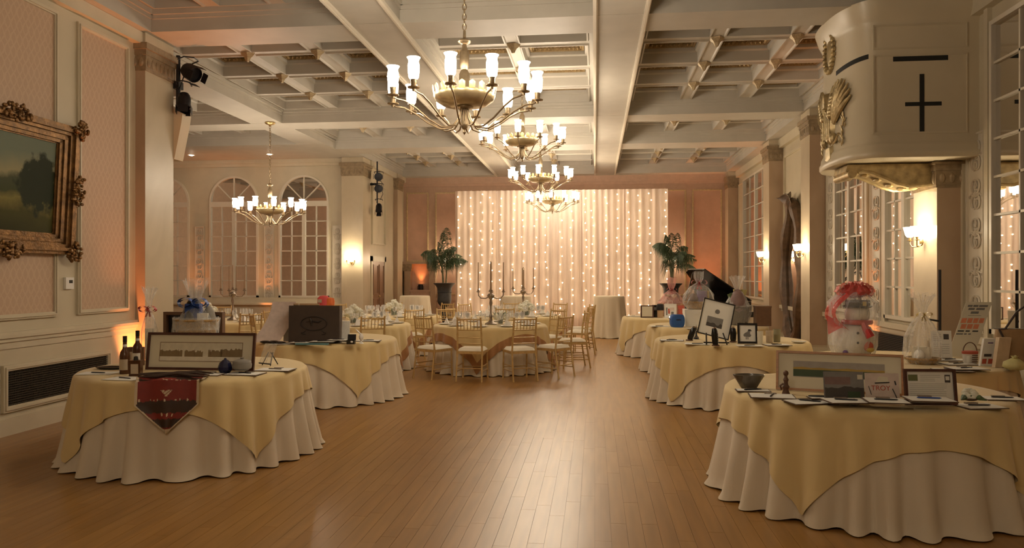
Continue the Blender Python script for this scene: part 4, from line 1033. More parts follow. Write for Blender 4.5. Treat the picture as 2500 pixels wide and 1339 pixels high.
# ------------------------------------------------------------------ grand piano
pn = thing('grand_piano', 'black grand piano with raised lid behind the gift baskets', 'piano', (2.62, 19.0, 0), R(22))
pl = [(-.72, -1.0), (.72, -1.0), (.72, 1.05), (.45, 1.12), (.15, 1.0), (-.10, .65), (-.30, .30), (-.60, .05), (-.72, -.25)]
MB().prism(pl, .66, .98, xy).build('case', 'black_gloss', pn)
MB().box(-.70, .70, -1.22, -1.0, .62, .74).build('keybed', 'black_gloss', pn)
MB().box(-.62, .62, -1.20, -1.04, .741, .755).build('keys', 'porcelain', pn)
for q in ((-.55, -.85), (.55, -.85), (.4, .85)): MB().lathe([(0, 0), (.05, 0), (.05, .05), (.035, .1), (.06, .6), (.06, .66), (0, .66)], 12, (q[0], q[1], 0)).build('leg', 'black_gloss', pn, smooth=True)
a = R(31); hx = .72
m2 = MB().prism([(x_, y_) for x_, y_ in pl], 0, .025, xy).xf(Matrix.Translation((hx, 0, .985)) @ Matrix.Rotation(a, 4, 'Y') @ Matrix.Translation((-hx, 0, 0)))
m2.build('lid', 'black_gloss', pn)
MB().tube([(-.62, -.3, .98), (-.42, -.3, 1.66)], .012, 6).build('lid_prop', 'black_gloss', pn)
MB().obox((0, -.55, 1.12), (1.0, .02, .28), Rx(R(-15))).build('music_desk', 'black_gloss', pn)

# stage lights clamped to pipes on the pillar and the column
def stage_can(mb_parent, loc, tilt_, turn, L=.30, r=.10):
    o = MB().lathe([(0, 0), (r * .6, .0), (r * .85, .03), (r, .08), (r, L), (r * .92, L), (r * .9, L - .04), (0, L - .05)], 16).xf(Matrix.Rotation(tilt_, 4, 'X')).build('lamp_can', 'black_metal', mb_parent, loc, (0, 0, turn), smooth=True)
    for i in range(4):
        ang = i * PI / 2; MB().obox((math.cos(ang) * r * 1.12, math.sin(ang) * r * 1.12, L + .04), (.13, .005, .1) if i % 2 else (.005, .13, .1)).xf(Matrix.Rotation(tilt_, 4, 'X')).build('barn_door', 'black_metal', o)
    MB().tube([(-r * 1.1, 0, .1), (-r * 1.1, -.12, .12), (0, -.17, .13), (r * 1.1, -.12, .12), (r * 1.1, 0, .1)], .010, 5).build('yoke', 'black_metal', o)
sl = thing('stage_light_rig', 'black stage lamps on a vertical pipe at the near marble pillar', 'stage light', (-5.66, 9.80, 3.82))
MB().tube([(0, 0, .0), (0, 0, .78)], .03, 8).build('pipe', 'black_metal', sl)
stage_can(sl, (.10, .0, .60), R(120), R(70), .22, .11); stage_can(sl, (.10, -.02, .26), R(172), R(20), .20, .085)
MB().tube([(.02, -.02, .6), (.12, -.06, .5), (.10, -.08, .4), (.02, -.02, .3)], .008, 5).build('cable', 'black_metal', sl)
MB().box(-.06, .04, -.06, .06, .32, .42).build('clamp', 'black_metal', sl)
s2 = thing('stage_light_rig', 'black stage lamps hanging in a row beside the far column', 'stage light', (-5.90, 20.15, 3.35))
MB().tube([(0, 0, .2), (0, 0, 1.35)], .02, 8).build('pipe', 'black_metal', s2); MB().box(-.19, .02, -.03, .03, .70, .76).build('wall_bracket', 'black_metal', s2)
for z_, tl in ((.92, 95), (.60, 95), (.18, 150)): stage_can(s2, (.06, -.03, z_), R(tl), R(12), .24, .11 if z_ > .3 else .085)
MB().tube([(.05, -.05, .9), (.16, -.08, .75), (.14, -.08, .6), (.18, -.08, .45), (.10, -.05, .3)], .008, 5).build('cable', 'black_metal', s2)
wd = MB().prism([(-.1, 0), (.03, 0), (.15, -.06), (.13, -.2), (.03, -.68), (-.1, -.68)], -.0, .22, lambda a_, b_, t_: (a_, t_, b_)).build('wall_speaker', 'wall_cream', None, (-5.72, 9.752, 3.86))
tag(wd, 'beige wedge shaped wall speaker hanging under the black stage lamps', 'speaker')
# ------------------------------------------------------------------ things set out on the tables
ZS = ZT + .006                                   # top of the cloths
for nm, c in (('sepia_trees', (.24, .17, .09)), ('sepia_sky', (.66, .60, .47)), ('sepia_snow', (.72, .66, .56)), ('line_brown', (.20, .12, .06)), ('field_green', (.045, .075, .035)), ('field_gold', (.42, .28, .06)),
              ('haze_grey', (.36, .32, .28)), ('ink_grey', (.18, .17, .16)), ('ink_black', (.02, .02, .02)), ('photo_grey', (.22, .21, .20)), ('photo_dark', (.07, .06, .055)), ('photo_mauve', (.22, .14, .13)),
              ('print_red', (.50, .10, .06)), ('print_orange', (.72, .26, .14)), ('print_green', (.16, .17, .07)), ('sheet_pink', (.66, .54, .48)), ('crate_brown', (.050, .032, .022)), ('crate_line', (.016, .010, .007)),
              ('scarf_red', (.22, .022, .014)), ('scarf_dark', (.045, .022, .012)), ('scarf_cream', (.62, .50, .34)), ('whisky', (.085, .030, .010)), ('bottle_black', (.012, .010, .008)), ('label_tan', (.52, .42, .30)),
              ('box_brown', (.14, .07, .035)), ('bag_blue', (.02, .10, .36)), ('cobalt_dark', (.012, .014, .05)), ('stone_grey', (.24, .22, .19)), ('pottery', (.13, .11, .085)), ('toy_red', (.75, .10, .10)), ('toy_orange', (.85, .20, .05)),
              ('leather_tan', (.34, .21, .10)), ('strap_dark', (.03, .017, .012)), ('snow_white', (.66, .62, .55)), ('teal_book', (.12, .26, .28)), ('figure_brown', (.12, .055, .03)), ('tan_wood', (.40, .26, .14)), ('lilac', (.16, .09, .22)), ('sage_box', (.28, .26, .16)), ('book_beige', (.60, .46, .30)), ('yellow_green', (.55, .50, .22))):
    mat(nm, c, .22 if nm in ('whisky', 'bottle_black', 'cobalt_dark', 'pottery') else .6, var=.08, vscale=20)
def quad(mb, x0, x1, z0, z1, y, mi): mb.add([(x0, y, z0), (x1, y, z0), (x1, y, z1), (x0, y, z1)], [(0, 1, 2, 3)], mi)
def leaning(mb, a): return mb.xf(Matrix.Rotation(-a, 4, 'X'))
def framed_print(name, label, cat, p, w_, h_, fw, frame_m, art, arts, rz=0.0, tilt_=R(8), mount='mat_board', depth=.022, stand=True):
    """frame on its lower edge at p, facing -y, leaning back; art(mb) draws flat print at y = -.003.. in x,z"""
    t = thing(name, label, cat, p, rz)
    m2 = MB(); m2.box(-w_ / 2, w_ / 2, -depth, 0, 0, fw); m2.box(-w_ / 2, w_ / 2, -depth, 0, h_ - fw, h_); m2.box(-w_ / 2, -w_ / 2 + fw, -depth, 0, fw, h_ - fw); m2.box(w_ / 2 - fw, w_ / 2, -depth, 0, fw, h_ - fw)
    leaning(m2, tilt_).build('frame', frame_m, t)
    leaning(MB().box(-w_ / 2 + fw, w_ / 2 - fw, -.008, -.002, fw, h_ - fw), tilt_).build('mount', mount, t)
    m2 = MB(); art(m2); leaning(m2, tilt_).build('print', arts, t)
    if stand: leaning(MB().box(-.03, .03, 0, .012, .02, h_ * .7), tilt_).xf(Matrix()).build('strut', 'frame_black', t)
    return t
def noise_edge(mb, x0, x1, zb, zt, amp, n, y, mi, seed):
    rr = random.Random(seed); top = [(x0 + (x1 - x0) * i / n, zt + rr.uniform(-amp, amp) * (1 if 0 < i < n else .5)) for i in range(n + 1)]
    for (a, b) in zip(top, top[1:]): mb.add([(a[0], y, zb), (b[0], y, zb), (b[0], y, b[1]), (a[0], y, a[1])], [(0, 1, 2, 3)], mi)
penM = {k: MB().tube([(-.07, 0, .005), (-.062, 0, .005), (.03, 0, .005), (.06, 0, .005), (.07, 0, .005)], [.002, .0048, .0048, .0042, .0012], 7).mesh('pen', m_, True) for k, m_ in (('black', 'pen_black'), ('blue', 'pen_blue'), ('silver', 'pewter'))}
sheets_at = []
def bid_sheet(label, u, v, w_=.30, d_=.21, rz=0.0, pen='black', pen_rz=.2, board=True, plabel=None, poff=(0, 0)):
    p = onz(u, v, ZS); z0 = ZS
    cc = min((L1, L2, R1, R2, R3, R4, R5), key=lambda q: math.hypot(p.x - q[0], p.y - q[1])); dd = math.hypot(p.x - cc[0], p.y - cc[1])
    if dd > RT - .07: p.x = cc[0] + (p.x - cc[0]) * (RT - .07) / dd; p.y = cc[1] + (p.y - cc[1]) * (RT - .07) / dd
    for (qx, qy, qz) in sheets_at:
        if abs(p.x - qx) < w_ * 1.0 and abs(p.y - qy) < d_ * 1.1: z0 = max(z0, qz + .015)
    sheets_at.append((p.x, p.y, z0))
    t = thing('bid_clipboard' if board else 'bid_sheet', label, 'clipboard' if board else 'paper', (p.x, p.y, z0), rz)
    if board: MB().box(-w_ / 2, w_ / 2, -d_ / 2, d_ / 2, .0, .005).build('board', 'clipboard', t)
    q = .008 if board else 0; zb = .005 if board else 0
    MB().box(-w_ / 2 + q, w_ / 2 - q, -d_ / 2 + q, d_ / 2 - q, zb, zb + .002).build('sheet', 'paper', t)
    if board: MB().box(-.04, .04, d_ / 2 - .03, d_ / 2 - .005, .007, .014).build('clip', 'pewter', t)
    if pen:
        o = place(penM[pen], 'pen', None, (p.x + poff[0], p.y + poff[1], z0 + zb + .002), (0, 0, pen_rz)); tag(o, plabel or (pen + ' ballpoint pen lying on ' + label), 'pen')
    return t

# --- table with the whisky bottles
def art_pan(mb):
    quad(mb, -.385, .385, .075, .245, -.0085, 3); quad(mb, -.38, .38, .08, .24, -.009, 0); quad(mb, -.38, .38, .08, .125, -.0095, 1)
    for i, (a, b, h) in enumerate(((-.38, -.17, .17), (-.15, .02, .168), (.07, .20, .172), (.18, .38, .185))): noise_edge(mb, a, b, .118, h, .012, 14, -.010, 2, i)
    for i in range(5): quad(mb, -.36 + i * .15, -.355 + i * .15, .13, .18, -.0102, 3)
p = onz(487, 905, ZS)
framed_print('framed_panorama', 'long dark framed sepia panorama of trees over snow, on the whisky table', 'picture', (p.x, p.y + .01, ZS), 1.0, .33, .022, 'frame_dark', art_pan, ['sepia_sky', 'sepia_snow', 'sepia_trees', 'line_brown'], tilt_=R(8))
p = onY(465, 812, 7.12)
t = thing('shadow_box', 'empty black shadow box with brown frame behind the sepia panorama', 'box', (p.x, 7.22, ZS))
m2 = MB(); m2.box(-.31, .31, -.06, 0, .0, .03); m2.box(-.31, .31, -.06, 0, .44, .47); m2.box(-.31, -.28, -.06, 0, .03, .44); m2.box(.28, .31, -.06, 0, .03, .44); m2.build('frame', 'box_brown', t)
MB().box(-.28, .28, -.012, 0, .03, .44).build('back', 'frame_black', t)
def crumple(prof, n=30, seed=1, amp=.12, sx=1.0, sy=1.0):
    rr = random.Random(seed); mb = MB(); k = len(prof); ph = [rr.uniform(0, 6.28) for _ in range(3)]
    off = [[1 + amp * rr.uniform(-1, 1) * (.6 if i < 2 else 1) for j in range(n)] for i in range(k)]
    vs = []
    for i, (r_, z) in enumerate(prof):
        for j in range(n):
            a = 2 * PI * j / n; q = r_ * off[i][j] * (1 + .10 * math.sin(7 * a + ph[0]) * (1 if i > k - 3 else .4)); vs.append((q * sx * math.cos(a), q * sy * math.sin(a), z + (rr.uniform(-.04, .04) * prof[-1][1] * .8 if i == k - 1 else rr.uniform(-.006, .006))))
    fs = [(i * n + j, i * n + (j + 1) % n, (i + 1) * n + (j + 1) % n, (i + 1) * n + j) for i in range(k - 1) for j in range(n)]
    return mb.add(vs, fs)
def bow(mb, c, s, n=2):
    for k in range(n):
        for sg in (-1, 1):
            tw = R(18 * k)
            pts = [Vector((sg * s * .5 * (1 - math.cos(q)) * math.cos(tw), -.02 - .015 * k, s * .28 * math.sin(q) + s * .12 * k)) + Vector(c) for q in [PI * 2 * i / 12 for i in range(13)]]
            for a, b in zip(pts, pts[1:]):
                d = Vector((0, s * .16, 0)); mb.add([a - d, b - d, b + d, a + d], [(0, 1, 2, 3)])
    for sg in (-1, 1):
        a = Vector(c); b = a + Vector((sg * s * .25, -.02, -s * .8)); w_ = Vector((s * .11, 0, 0)); mb.add([a - w_ * .5, a + w_ * .5, b + w_, b - w_], [(0, 1, 2, 3)])
    mb.sphere((c[0], c[1] - .03, c[2]), s * .12, (1, .7, 1), 7, 5)
def gift(label, loc, r_, h, bask=.12, wrap='cellophane', rib='ribbon_red', seed=1, goods=(), bask_m='wicker', bow_s=.12, sy=.75, fan=.5, bow_n=2, name='gift_basket'):
    t = thing(name, label, 'gift basket', loc); rr = random.Random(seed)
    if bask: 
        MB().lathe([(0, 0), (r_ * .72, 0), (r_ * .80, .01), (r_ * .95, bask * .9), (r_ * 1.0, bask * .92), (r_ * 1.0, bask), (r_ * .9, bask), (r_ * .74, .02), (0, .02)], 26, sy=sy).build('basket', bask_m, t, smooth=True)
        m2 = MB(); m2.tube([(r_ * 1.0 * math.cos(a * PI / 14), r_ * sy * math.sin(a * PI / 14), bask) for a in range(28)], .012, 6, closed=True); m2.build('rim', bask_m, t, smooth=True)
    for (kind, x_, y_, s1, s2, m_) in goods:
        m2 = MB(); zb = max(.02, bask * .35)
        if kind == 'box': m2.obox((x_, y_, zb + s2 / 2), (s1, s1 * .6, s2), Rz(rr.uniform(-.3, .3)))
        elif kind == 'ball': m2.sphere((x_, y_, zb + s2), s1, (1, 1, s2 / s1), 12, 8)
        elif kind == 'tissue': m2 = crumple([(.01, 0), (s1 * .5, s2 * .25), (s1 * .6, s2 * .6), (s1, s2)], 18, int(s1 * 1000), .25); m2.v = [(a_ + x_, b_ + y_, c_ + zb) for a_, b_, c_ in m2.v]
        elif kind == 'bottle': m2.lathe([(0, 0), (s1, 0), (s1, s2 * .6), (s1 * .4, s2 * .75), (s1 * .35, s2), (0, s2)], 14, (x_, y_, zb))
        m2.build({'box': 'carton', 'ball': 'parcel', 'bottle': 'bottle', 'tissue': 'tissue_paper'}[kind], m_, t, smooth=kind not in ('box', 'tissue'))
    nk = h * .70
    crumple([(r_ * .80, .004), (r_ * 1.05, bask * .6 + .01), (r_ * 1.08, bask + .03), (r_ * 1.0, nk * .55), (r_ * .62, nk * .82), (r_ * .16, nk), (r_ * .30, nk + (h - nk) * .4), (r_ * fan, h)], 36, seed, .10, 1, sy).build('cellophane_wrap', wrap, t)
    m2 = MB(); bow(m2, (0, -r_ * .12, nk), bow_s, bow_n); m2.build('bow', rib, t)
    return t
p = onY(478, 812, 6.98)
gift('wicker gift basket in clear cellophane with a blue bow, behind the sepia panorama', (p.x, 6.98, ZS), .215, .80, .40, 'cellophane', 'ribbon_blue', 5, (('box', -.02, 0, .14, .42, 'ribbon_blue'), ('ball', -.05, .05, .11, .24, 'bottle_black'), ('box', .09, -.02, .10, .33, 'paper'), ('ball', .12, .03, .07, .20, 'stone_grey')), bow_s=.15, sy=.55, fan=.55)
p = onY(365, 812, 6.95)
gift('slim clear cellophane parcel with a dark red bow beside the shadow box', (p.x, 6.95, ZS), .075, .72, 0, 'cellophane', 'ribbon_red', 6, (('box', 0, 0, .07, .3, 'mat_board'),), bow_s=.09, sy=1, fan=.9, name='gift_parcel')
def bottle(label, u, v, prof, body, cap, lab, hl, r_):
    p = onz(u, v, ZS); t = thing('whisky_bottle', label, 'bottle', (p.x, p.y, ZS))
    MB().lathe(prof, 20).build('body', body, t, smooth=True); h = prof[-1][1]
    MB().lathe([(0, h - .002), (.017, h - .002), (.0175, h + .05), (0, h + .052)], 14).build('stopper', cap, t, smooth=True)
    MB().lathe([(r_ + .001, hl), (r_ + .001, hl + .09)], 20, a0=-PI * .85, a1=-PI * .15).build('paper_label', lab, t, smooth=True)
    MB().lathe([(.0175, h - .045), (.0175, h - .02)], 14).build('neck_band', 'paper', t)
bottle('tall dark whisky bottle with black stopper, standing foremost', 305, 913, [(0, 0), (.040, 0), (.042, .01), (.042, .15), (.036, .185), (.018, .215), (.0155, .27)], 'whisky', 'bottle_black', 'label_tan', .035, .042)
bottle('tall dark whisky bottle half hidden by the panorama frame', 336, 900, [(0, 0), (.040, 0), (.042, .01), (.042, .17), (.036, .205), (.018, .235), (.0155, .29)], 'whisky', 'bottle_black', 'paper', .05, .042)
p = onz(332, 918, ZS); t = thing('spirit_flask', 'squat square brown spirit flask with pale label beside the whisky bottle', 'bottle', (p.x, p.y, ZS), .2)
MB().box(-.045, .045, -.03, .03, 0, .13).build('body', 'whisky', t); MB().lathe([(0, .13), (.02, .13), (.016, .16), (0, .165)], 12).build('stopper', 'bottle_black', t, smooth=True); MB().box(-.03, .03, -.032, -.030, .02, .10).build('paper_label', 'label_tan', t)
p = onz(330, 893, ZS); t = thing('carton', 'tan upright carton behind the whisky bottles', 'box', (p.x, p.y, ZS), .1)
MB().box(-.07, .07, -.04, .04, 0, .17).build('body', 'box_brown', t); MB().box(-.055, .055, -.042, -.04, .02, .13).build('paper_label', 'label_tan', t)
# scarf draped over the edge
p = onz(408, 905, ZS); ang = math.atan2(p.y - L1[1], p.x - L1[0]) ; ex, ey = math.cos(-PI / 2 - .02), math.sin(-PI / 2 - .02)
sc_o = thing('folded_scarf', 'red and black patterned scarf with cream border hanging over the table edge', 'scarf', (L1[0], L1[1], ZS), math.atan2(onz(410, 934, ZS).y - L1[1], onz(410, 934, ZS).x - L1[0]) + PI / 2)
edge_y = -math.sqrt(RT ** 2 - .1 ** 2) - .045
def scarf_pt(a, b):
    """a across -1..1, b 0 (back on the table) .. 1 (tip)"""
    if b < .38:
        t = b / .38; w_ = .22 + .03 * math.sin(t * 3); y_ = edge_y + .30 * (1 - t); z_ = .014 + .022 * math.sin(t * PI) * (1 - .6 * abs(a)) + .012 * math.sin(9 * t + 4 * a); return (a * w_ * (1.12 - .1 * t), y_, z_)
    t = (b - .38) / .62; w_ = .235 if t < .45 else .235 * (1 - (t - .45) / .55) + .004
    return (a * w_, edge_y - .02 - .05 * t - .012 * math.cos(5 * a), .012 - .40 * t + .015 * (1 - abs(a)) * (1 - t))
mb = MB(); mb.grid(lambda i, j: scarf_pt((i - .5) * 2, j), 72, 120)
mats_ = []
for j in range(120):
    for i in range(72):
        b = j / 120; a = abs(i - 35.5) / 36; x_ = (i - 35.5) / 36
        wv = b + .006 * math.sin(i * .5) + .004 * math.sin(i * 1.3 + j); m_ = 0
        if a > .93 and b < .65: m_ = 2
        elif b > .38 and (1 - a) * (1 if b < .66 else max(0, (1 - b) / .34)) < .055: m_ = 2
        elif b > .945: m_ = 2
        elif .10 < wv < .18 or .28 < wv < .34 or .62 < wv < .76 or .83 < wv < .93: m_ = 1
        elif .19 < wv < .205 and -.6 < x_ < .7 or .37 < wv < .38 and -.2 < x_ < .8: m_ = 2
        elif .50 < wv < .575 and a < .20 * (1 - (wv - .50) / .075): m_ = 2 if (i + j) % 5 else 0
        elif .765 < wv < .80 and -.35 < x_ < .3 and int(i / 3) % 3 == 0: m_ = 2
        elif .595 < wv < .62 and int(i / 2 + 2 * math.sin(i)) % 6 == 0: m_ = 2
        mats_.append(m_)
mb.mi = mats_; mb.build('cloth', ['scarf_red', 'scarf_dark', 'scarf_cream'], sc_o, smooth='all')
m2 = MB()
for k in range(3): m2.tube([Vector(scarf_pt(q, .20 + .05 * k)) + Vector((0, 0, .022)) for q in (-.95, -.4, .2, .7, 1.1)], [.004, .013, .016, .012, .004], 7)
m2.build('fold', ['scarf_dark'], sc_o, smooth=True)
for i, (u, v, w_, rz, pn, lb) in enumerate(((240, 912, .30, .15, 'black', 'the sheet beside the dark tray'), (305, 925, .28, -.1, 'black', 'the sheet before the whisky bottles'), (505, 915, .28, .05, 'black', 'the clipboard beside the scarf'), (598, 914, .30, -.06, 'black', 'the clipboard under the grey lidded jar'), (672, 904, .32, .02, 'silver', 'the clipboard nearest the small easel'))):
    bid_sheet('white bid sheet, ' + lb, u, v, w_, .20, rz, pn, rz - .25, board=i >= 2, plabel=pn + ' pen on ' + lb)
p = onz(262, 903, ZS); t = thing('serving_tray', 'flat dark oval tray on the whisky table', 'tray', (p.x, p.y + .05, ZS + .002))
MB().lathe([(0, .004), (.10, .004), (.135, .014), (.14, .016), (.13, .006), (.10, 0), (0, 0)], 28, sy=.55).build('dish', 'black_gloss', t, smooth=True)
m2 = MB(); m2.tube([(.12 * math.cos(a * .3), .066 * math.sin(a * .3), .016) for a in range(21)], .003, 5, closed=True); m2.build('rim', 'pewter', t, smooth=True)
p = onz(550, 912, ZS); t = thing('glass_ornament', 'dark blue cut glass ball ornament on the whisky table', 'ornament', (p.x, p.y, ZS))
MB().lathe([(0, 0), (.035, 0), (.06, .03), (.062, .055), (.05, .09), (.02, .115), (0, .12)], 9, wave=lambda a, z: 1 + .06 * math.cos(9 * a + 40 * z)).build('ball', 'cobalt_dark', t); MB().lathe([(0, .115), (.012, .117), (.008, .13), (0, .132)], 10).build('knob', 'cobalt_dark', t, smooth=True)
p = onz(604, 908, ZS); t = thing('lidded_jar', 'round grey stone jar with lid on the whisky table', 'jar', (p.x, p.y - .10, ZS + .025))
MB().lathe([(0, 0), (.05, 0), (.078, .02), (.082, .05), (.074, .068), (0, .068)], 20).build('jar_body', 'stone_grey', t, smooth=True); MB().lathe([(.078, .068), (.07, .082), (.03, .092), (.012, .096), (.016, .108), (0, .112)], 20).build('lid', 'stone_grey', t, smooth=True)
p = onz(650, 893, ZS); t = thing('tabletop_easel', 'small dark easel holding a clear acrylic plaque', 'easel', (p.x, p.y, ZS), -.5)
m2 = MB(); m2.tube([(-.06, 0, 0), (-.03, .05, .12)], .005, 5); m2.build('leg', 'black_metal', t); m2 = MB(); m2.tube([(.06, 0, 0), (.03, .05, .12)], .005, 5); m2.build('leg', 'black_metal', t); m2 = MB(); m2.tube([(0, .13, 0), (0, .05, .12)], .005, 5); m2.build('leg', 'black_metal', t)
MB().tube([(-.08, -.02, .02), (.08, -.02, .02)], .006, 5).build('ledge', 'black_metal', t); MB().obox((0, .02, .11), (.17, .006, .19), Rx(R(-22))).build('plaque', 'goblet_glass', t)

# --- table with the dark embossed crate
p = onz(765, 838, ZS)
t = thing('embossed_crate', 'dark brown square crate embossed with an oval emblem', 'crate', (p.x, p.y + .03, ZS + .004), R(2))
cw, chh = .64, .455
leaning(MB().box(-cw / 2, cw / 2, -.02, .10, 0, chh), R(2)).build('body', 'crate_brown', t)
m2 = MB(); el = [(.165 * math.cos(2 * PI * i / 32), -.024, .235 + .085 * math.sin(2 * PI * i / 32)) for i in range(32)]; m2.tube(el, .006, 6, closed=True); leaning(m2, R(2)).build('oval_emblem', 'crate_line', t, smooth=True)
m2 = MB(); m2.tube([(-.05, -.022, .30), (-.035, -.022, .27), (-.03, -.022, .20)], [.010, .022, .006], 6); m2.tube([(-.10, -.022, .25), (-.03, -.022, .265), (.06, -.022, .25), (.10, -.022, .27)], [.004, .012, .012, .003], 6); leaning(m2, R(2)).build('bird_figure', 'crate_line', t, smooth=True)
for sg in (-1, 1): m2 = MB(); m2.tube([(sg * .10, -.022, .15), (sg * .13, -.022, .12), (sg * .16, -.022, .12), (sg * .14, -.022, .10), (sg * .10, -.022, .10)], .004, 5); leaning(m2, R(2)).build('flourish', 'crate_line', t)
pz = ZS + chh
o = thing('toy_handbag', 'bright red and orange plastic toy bag lying on top of the dark crate', 'toy', (p.x + .10, p.y + .09, pz + .006))
MB().lathe([(0, 0), (.075, 0), (.085, .04), (.08, .09), (.05, .118), (0, .125)], 18, sy=.5).build('body', 'toy_red', o, smooth=True); MB().lathe([(0, 0), (.055, 0), (.06, .05), (.05, .09), (0, .1)], 16, (.085, -.01, 0), sy=.5).build('flap', 'toy_orange', o, smooth=True)
MB().box(-.062, -.01, -.046, -.042, .035, .075).build('patch', 'label_tan', o)
o = thing('wooden_rod', 'short brown wooden rod lying along the top of the dark crate', 'rod', (p.x - .08, p.y + .055, pz + .012))
MB().tube([(-.19, 0, .004), (.14, 0, .004)], .016, 10).build('shaft', 'tan_wood', o); MB().tube([(-.13, 0, .004), (-.11, 0, .004)], .019, 10).build('collar', 'label_tan', o)
p2 = onz(668, 836, ZS)
o = thing('paper_poster', 'tall curled pinkish paper poster standing beside the dark crate', 'poster', (p2.x + .04, p2.y + .10, ZS), R(6))
MB().grid(lambda a, b: ((a - .5) * (.30 + .05 * (1 - b)) - .16 * (1 - b) ** 2 + .05 * b, -.12 * (1 - b) ** 2 + .03 * math.sin(a * PI) + .02, .50 * b), 10, 12).build('sheet', 'sheet_pink', o, smooth='all')
MB().obox((.08, .07, .24), (.10, .012, .48), Rx(R(-5))).build('backing_board', 'stone_grey', o)
p3 = onz(655, 838, ZS); o = thing('black_gloves', 'crumpled black leather gloves at the foot of the paper poster', 'gloves', (p3.x + .04, p3.y - .06, ZS))
rr = random.Random(3)
for k in range(2):
    m2 = MB(); q0 = .10 * k - .05
    m2.sphere((q0, .02 * k, .018), .055, (1.3, .8, .33), 10, 6)
    for f_ in range(4): m2.tube([(q0 + .04, .02 * k - .03 + .02 * f_, .016), (q0 + .10, -.05 + .028 * f_, .014), (q0 + .14, -.06 + .034 * f_, .010)], [.012, .011, .006], 6)
    m2.build('glove', 'black_gloss', o, smooth=True)
for i, (u, v, w_, rz, lb) in enumerate(((650, 846, .30, .02, 'left of the crate'), (705, 848, .26, -.1, 'below the poster'), (790, 848, .30, .04, 'before the crate'), (848, 846, .24, .0, 'beside the small black box'), (900, 833, .30, .1, 'at the aisle side edge'))):
    bid_sheet('white bid sheet on the crate table, ' + lb, u, v, w_, .18, rz, 'black', rz + .3, board=(i in (1, 4)), plabel='black pen on the bid sheet ' + lb)
p4 = onz(762, 843, ZS); o = thing('teal_book', 'thin teal book lying along the foot of the dark crate', 'book', (p4.x, p4.y, ZS + .004)); MB().box(-.20, .20, -.035, .025, 0, .018).build('cover', 'teal_book', o); MB().box(-.195, .195, -.033, .024, .004, .014).build('pages', 'paper', o)
p5 = onz(843, 838, ZS); o = thing('table_card', 'upright white card in a clear holder right beside the dark crate', 'card', (p5.x - .01, p5.y + .03, ZS), -.1); leaning(MB().box(-.05, .05, 0, .003, .01, .27), R(6)).build('card', 'paper', o); leaning(MB().box(-.055, .055, -.004, -.001, 0, .28), R(6)).build('holder', 'goblet_glass', o); MB().box(-.055, .055, -.03, .05, 0, .005).build('foot', 'goblet_glass', o)
p5 = onz(856, 841, ZS); o = thing('jewel_box', 'small open black jewel box with pale stone', 'box', (p5.x, p5.y + .02, ZS), .1); MB().box(-.05, .05, -.035, .035, 0, .05).build('base', 'black_gloss', o); MB().obox((0, .045, .08), (.10, .012, .07), Rx(R(-12))).build('lid', 'black_gloss', o); MB().sphere((.015, -.037, .03), .014, (1.2, .6, .9), 8, 6).build('stone', 'porcelain', o, smooth=True)
p5 = onz(880, 840, ZS); o = thing('white_figurine', 'small white porcelain bird figurine beside the jewel box', 'figurine', (p5.x, p5.y + .03, ZS)); MB().lathe([(0, 0), (.03, 0), (.02, .01), (.008, .03), (.025, .06), (.03, .09), (.015, .12), (0, .13)], 12).build('body', 'porcelain', o, smooth=True); MB().tube([(0, 0, .11), (-.05, -.01, .16), (-.07, -.01, .18)], [.012, .008, .002], 6).build('beak', 'porcelain', o)

# --- table with the pottery bowl (nearest)
p = onz(1830, 950, ZS); t = thing('pottery_bowl', 'dark glazed oval pottery bowl with pinched ends', 'bowl', (p.x, p.y + .03, ZS))
MB().lathe([(0, .0), (.055, 0), (.06, .008), (.085, .05), (.105, .10), (.098, .102), (.08, .055), (.05, .015), (0, .012)], 34, sy=.72, wave=lambda a, z: 1 + (.12 * abs(math.cos(a)) ** 8 if z > .09 else 0)).build('bowl_body', 'pottery', t, smooth=True)
def art_field(mb):
    quad(mb, -.30, .30, .10, .215, -.009, 0); quad(mb, -.30, .30, .105, .155, -.0095, 1)
    noise_edge(mb, -.30, .30, .15, .170, .004, 10, -.0092, 2, 8)
q0, q1 = onz(1905, 952, ZS), onz(2195, 968, ZS); ctr = (q0 + q1) / 2; rzf = math.atan2(q1.y - q0.y, q1.x - q0.x)
wfr = (q1 - q0).length + .06
framed_print('framed_field_print', 'wide oak framed print of a dark green field, leaning on the bowl table', 'picture', (ctr.x, ctr.y, ZS), wfr, .285, .016, 'frame_oak', art_field, ['haze_grey', 'field_green', 'field_gold'], rz=rzf, tilt_=R(12))
p = onz(1915, 960, ZS); t = thing('carved_totem', 'small dark carved wooden totem figure before the oak frame', 'figurine', (p.x, p.y - .04, ZS))
MB().lathe([(0, 0), (.028, 0), (.024, .012), (.018, .03), (.026, .05), (.016, .065), (.014, .085), (.02, .10), (.012, .115), (.010, .13)], 12).build('body', 'figure_brown', t, smooth=True); MB().sphere((0, 0, .145), .019, (1, 1, 1.1), 10, 7).build('head', 'figure_brown', t, smooth=True); MB().tube([(-.03, 0, .03), (-.04, -.01, .06), (-.02, -.015, .075)], .007, 6).build('arm', 'figure_brown', t)
def art_canvas(mb):
    quad(mb, -.125, .125, .0, .20, -.0126, 0); quad(mb, -.125, .04, .115, .165, -.013, 1); noise_edge(mb, -.125, .125, .0, .098, .008, 12, -.0132, 2, 4); quad(mb, .085, .118, .15, .18, -.0134, 3); quad(mb, .02, .10, .02, .07, -.0136, 4)
p = onz(2072, 988, ZS); t = thing('photo_canvas', 'grey and mauve photograph on canvas standing before the oak frame', 'picture', (p.x, p.y + .085, ZS), .03)
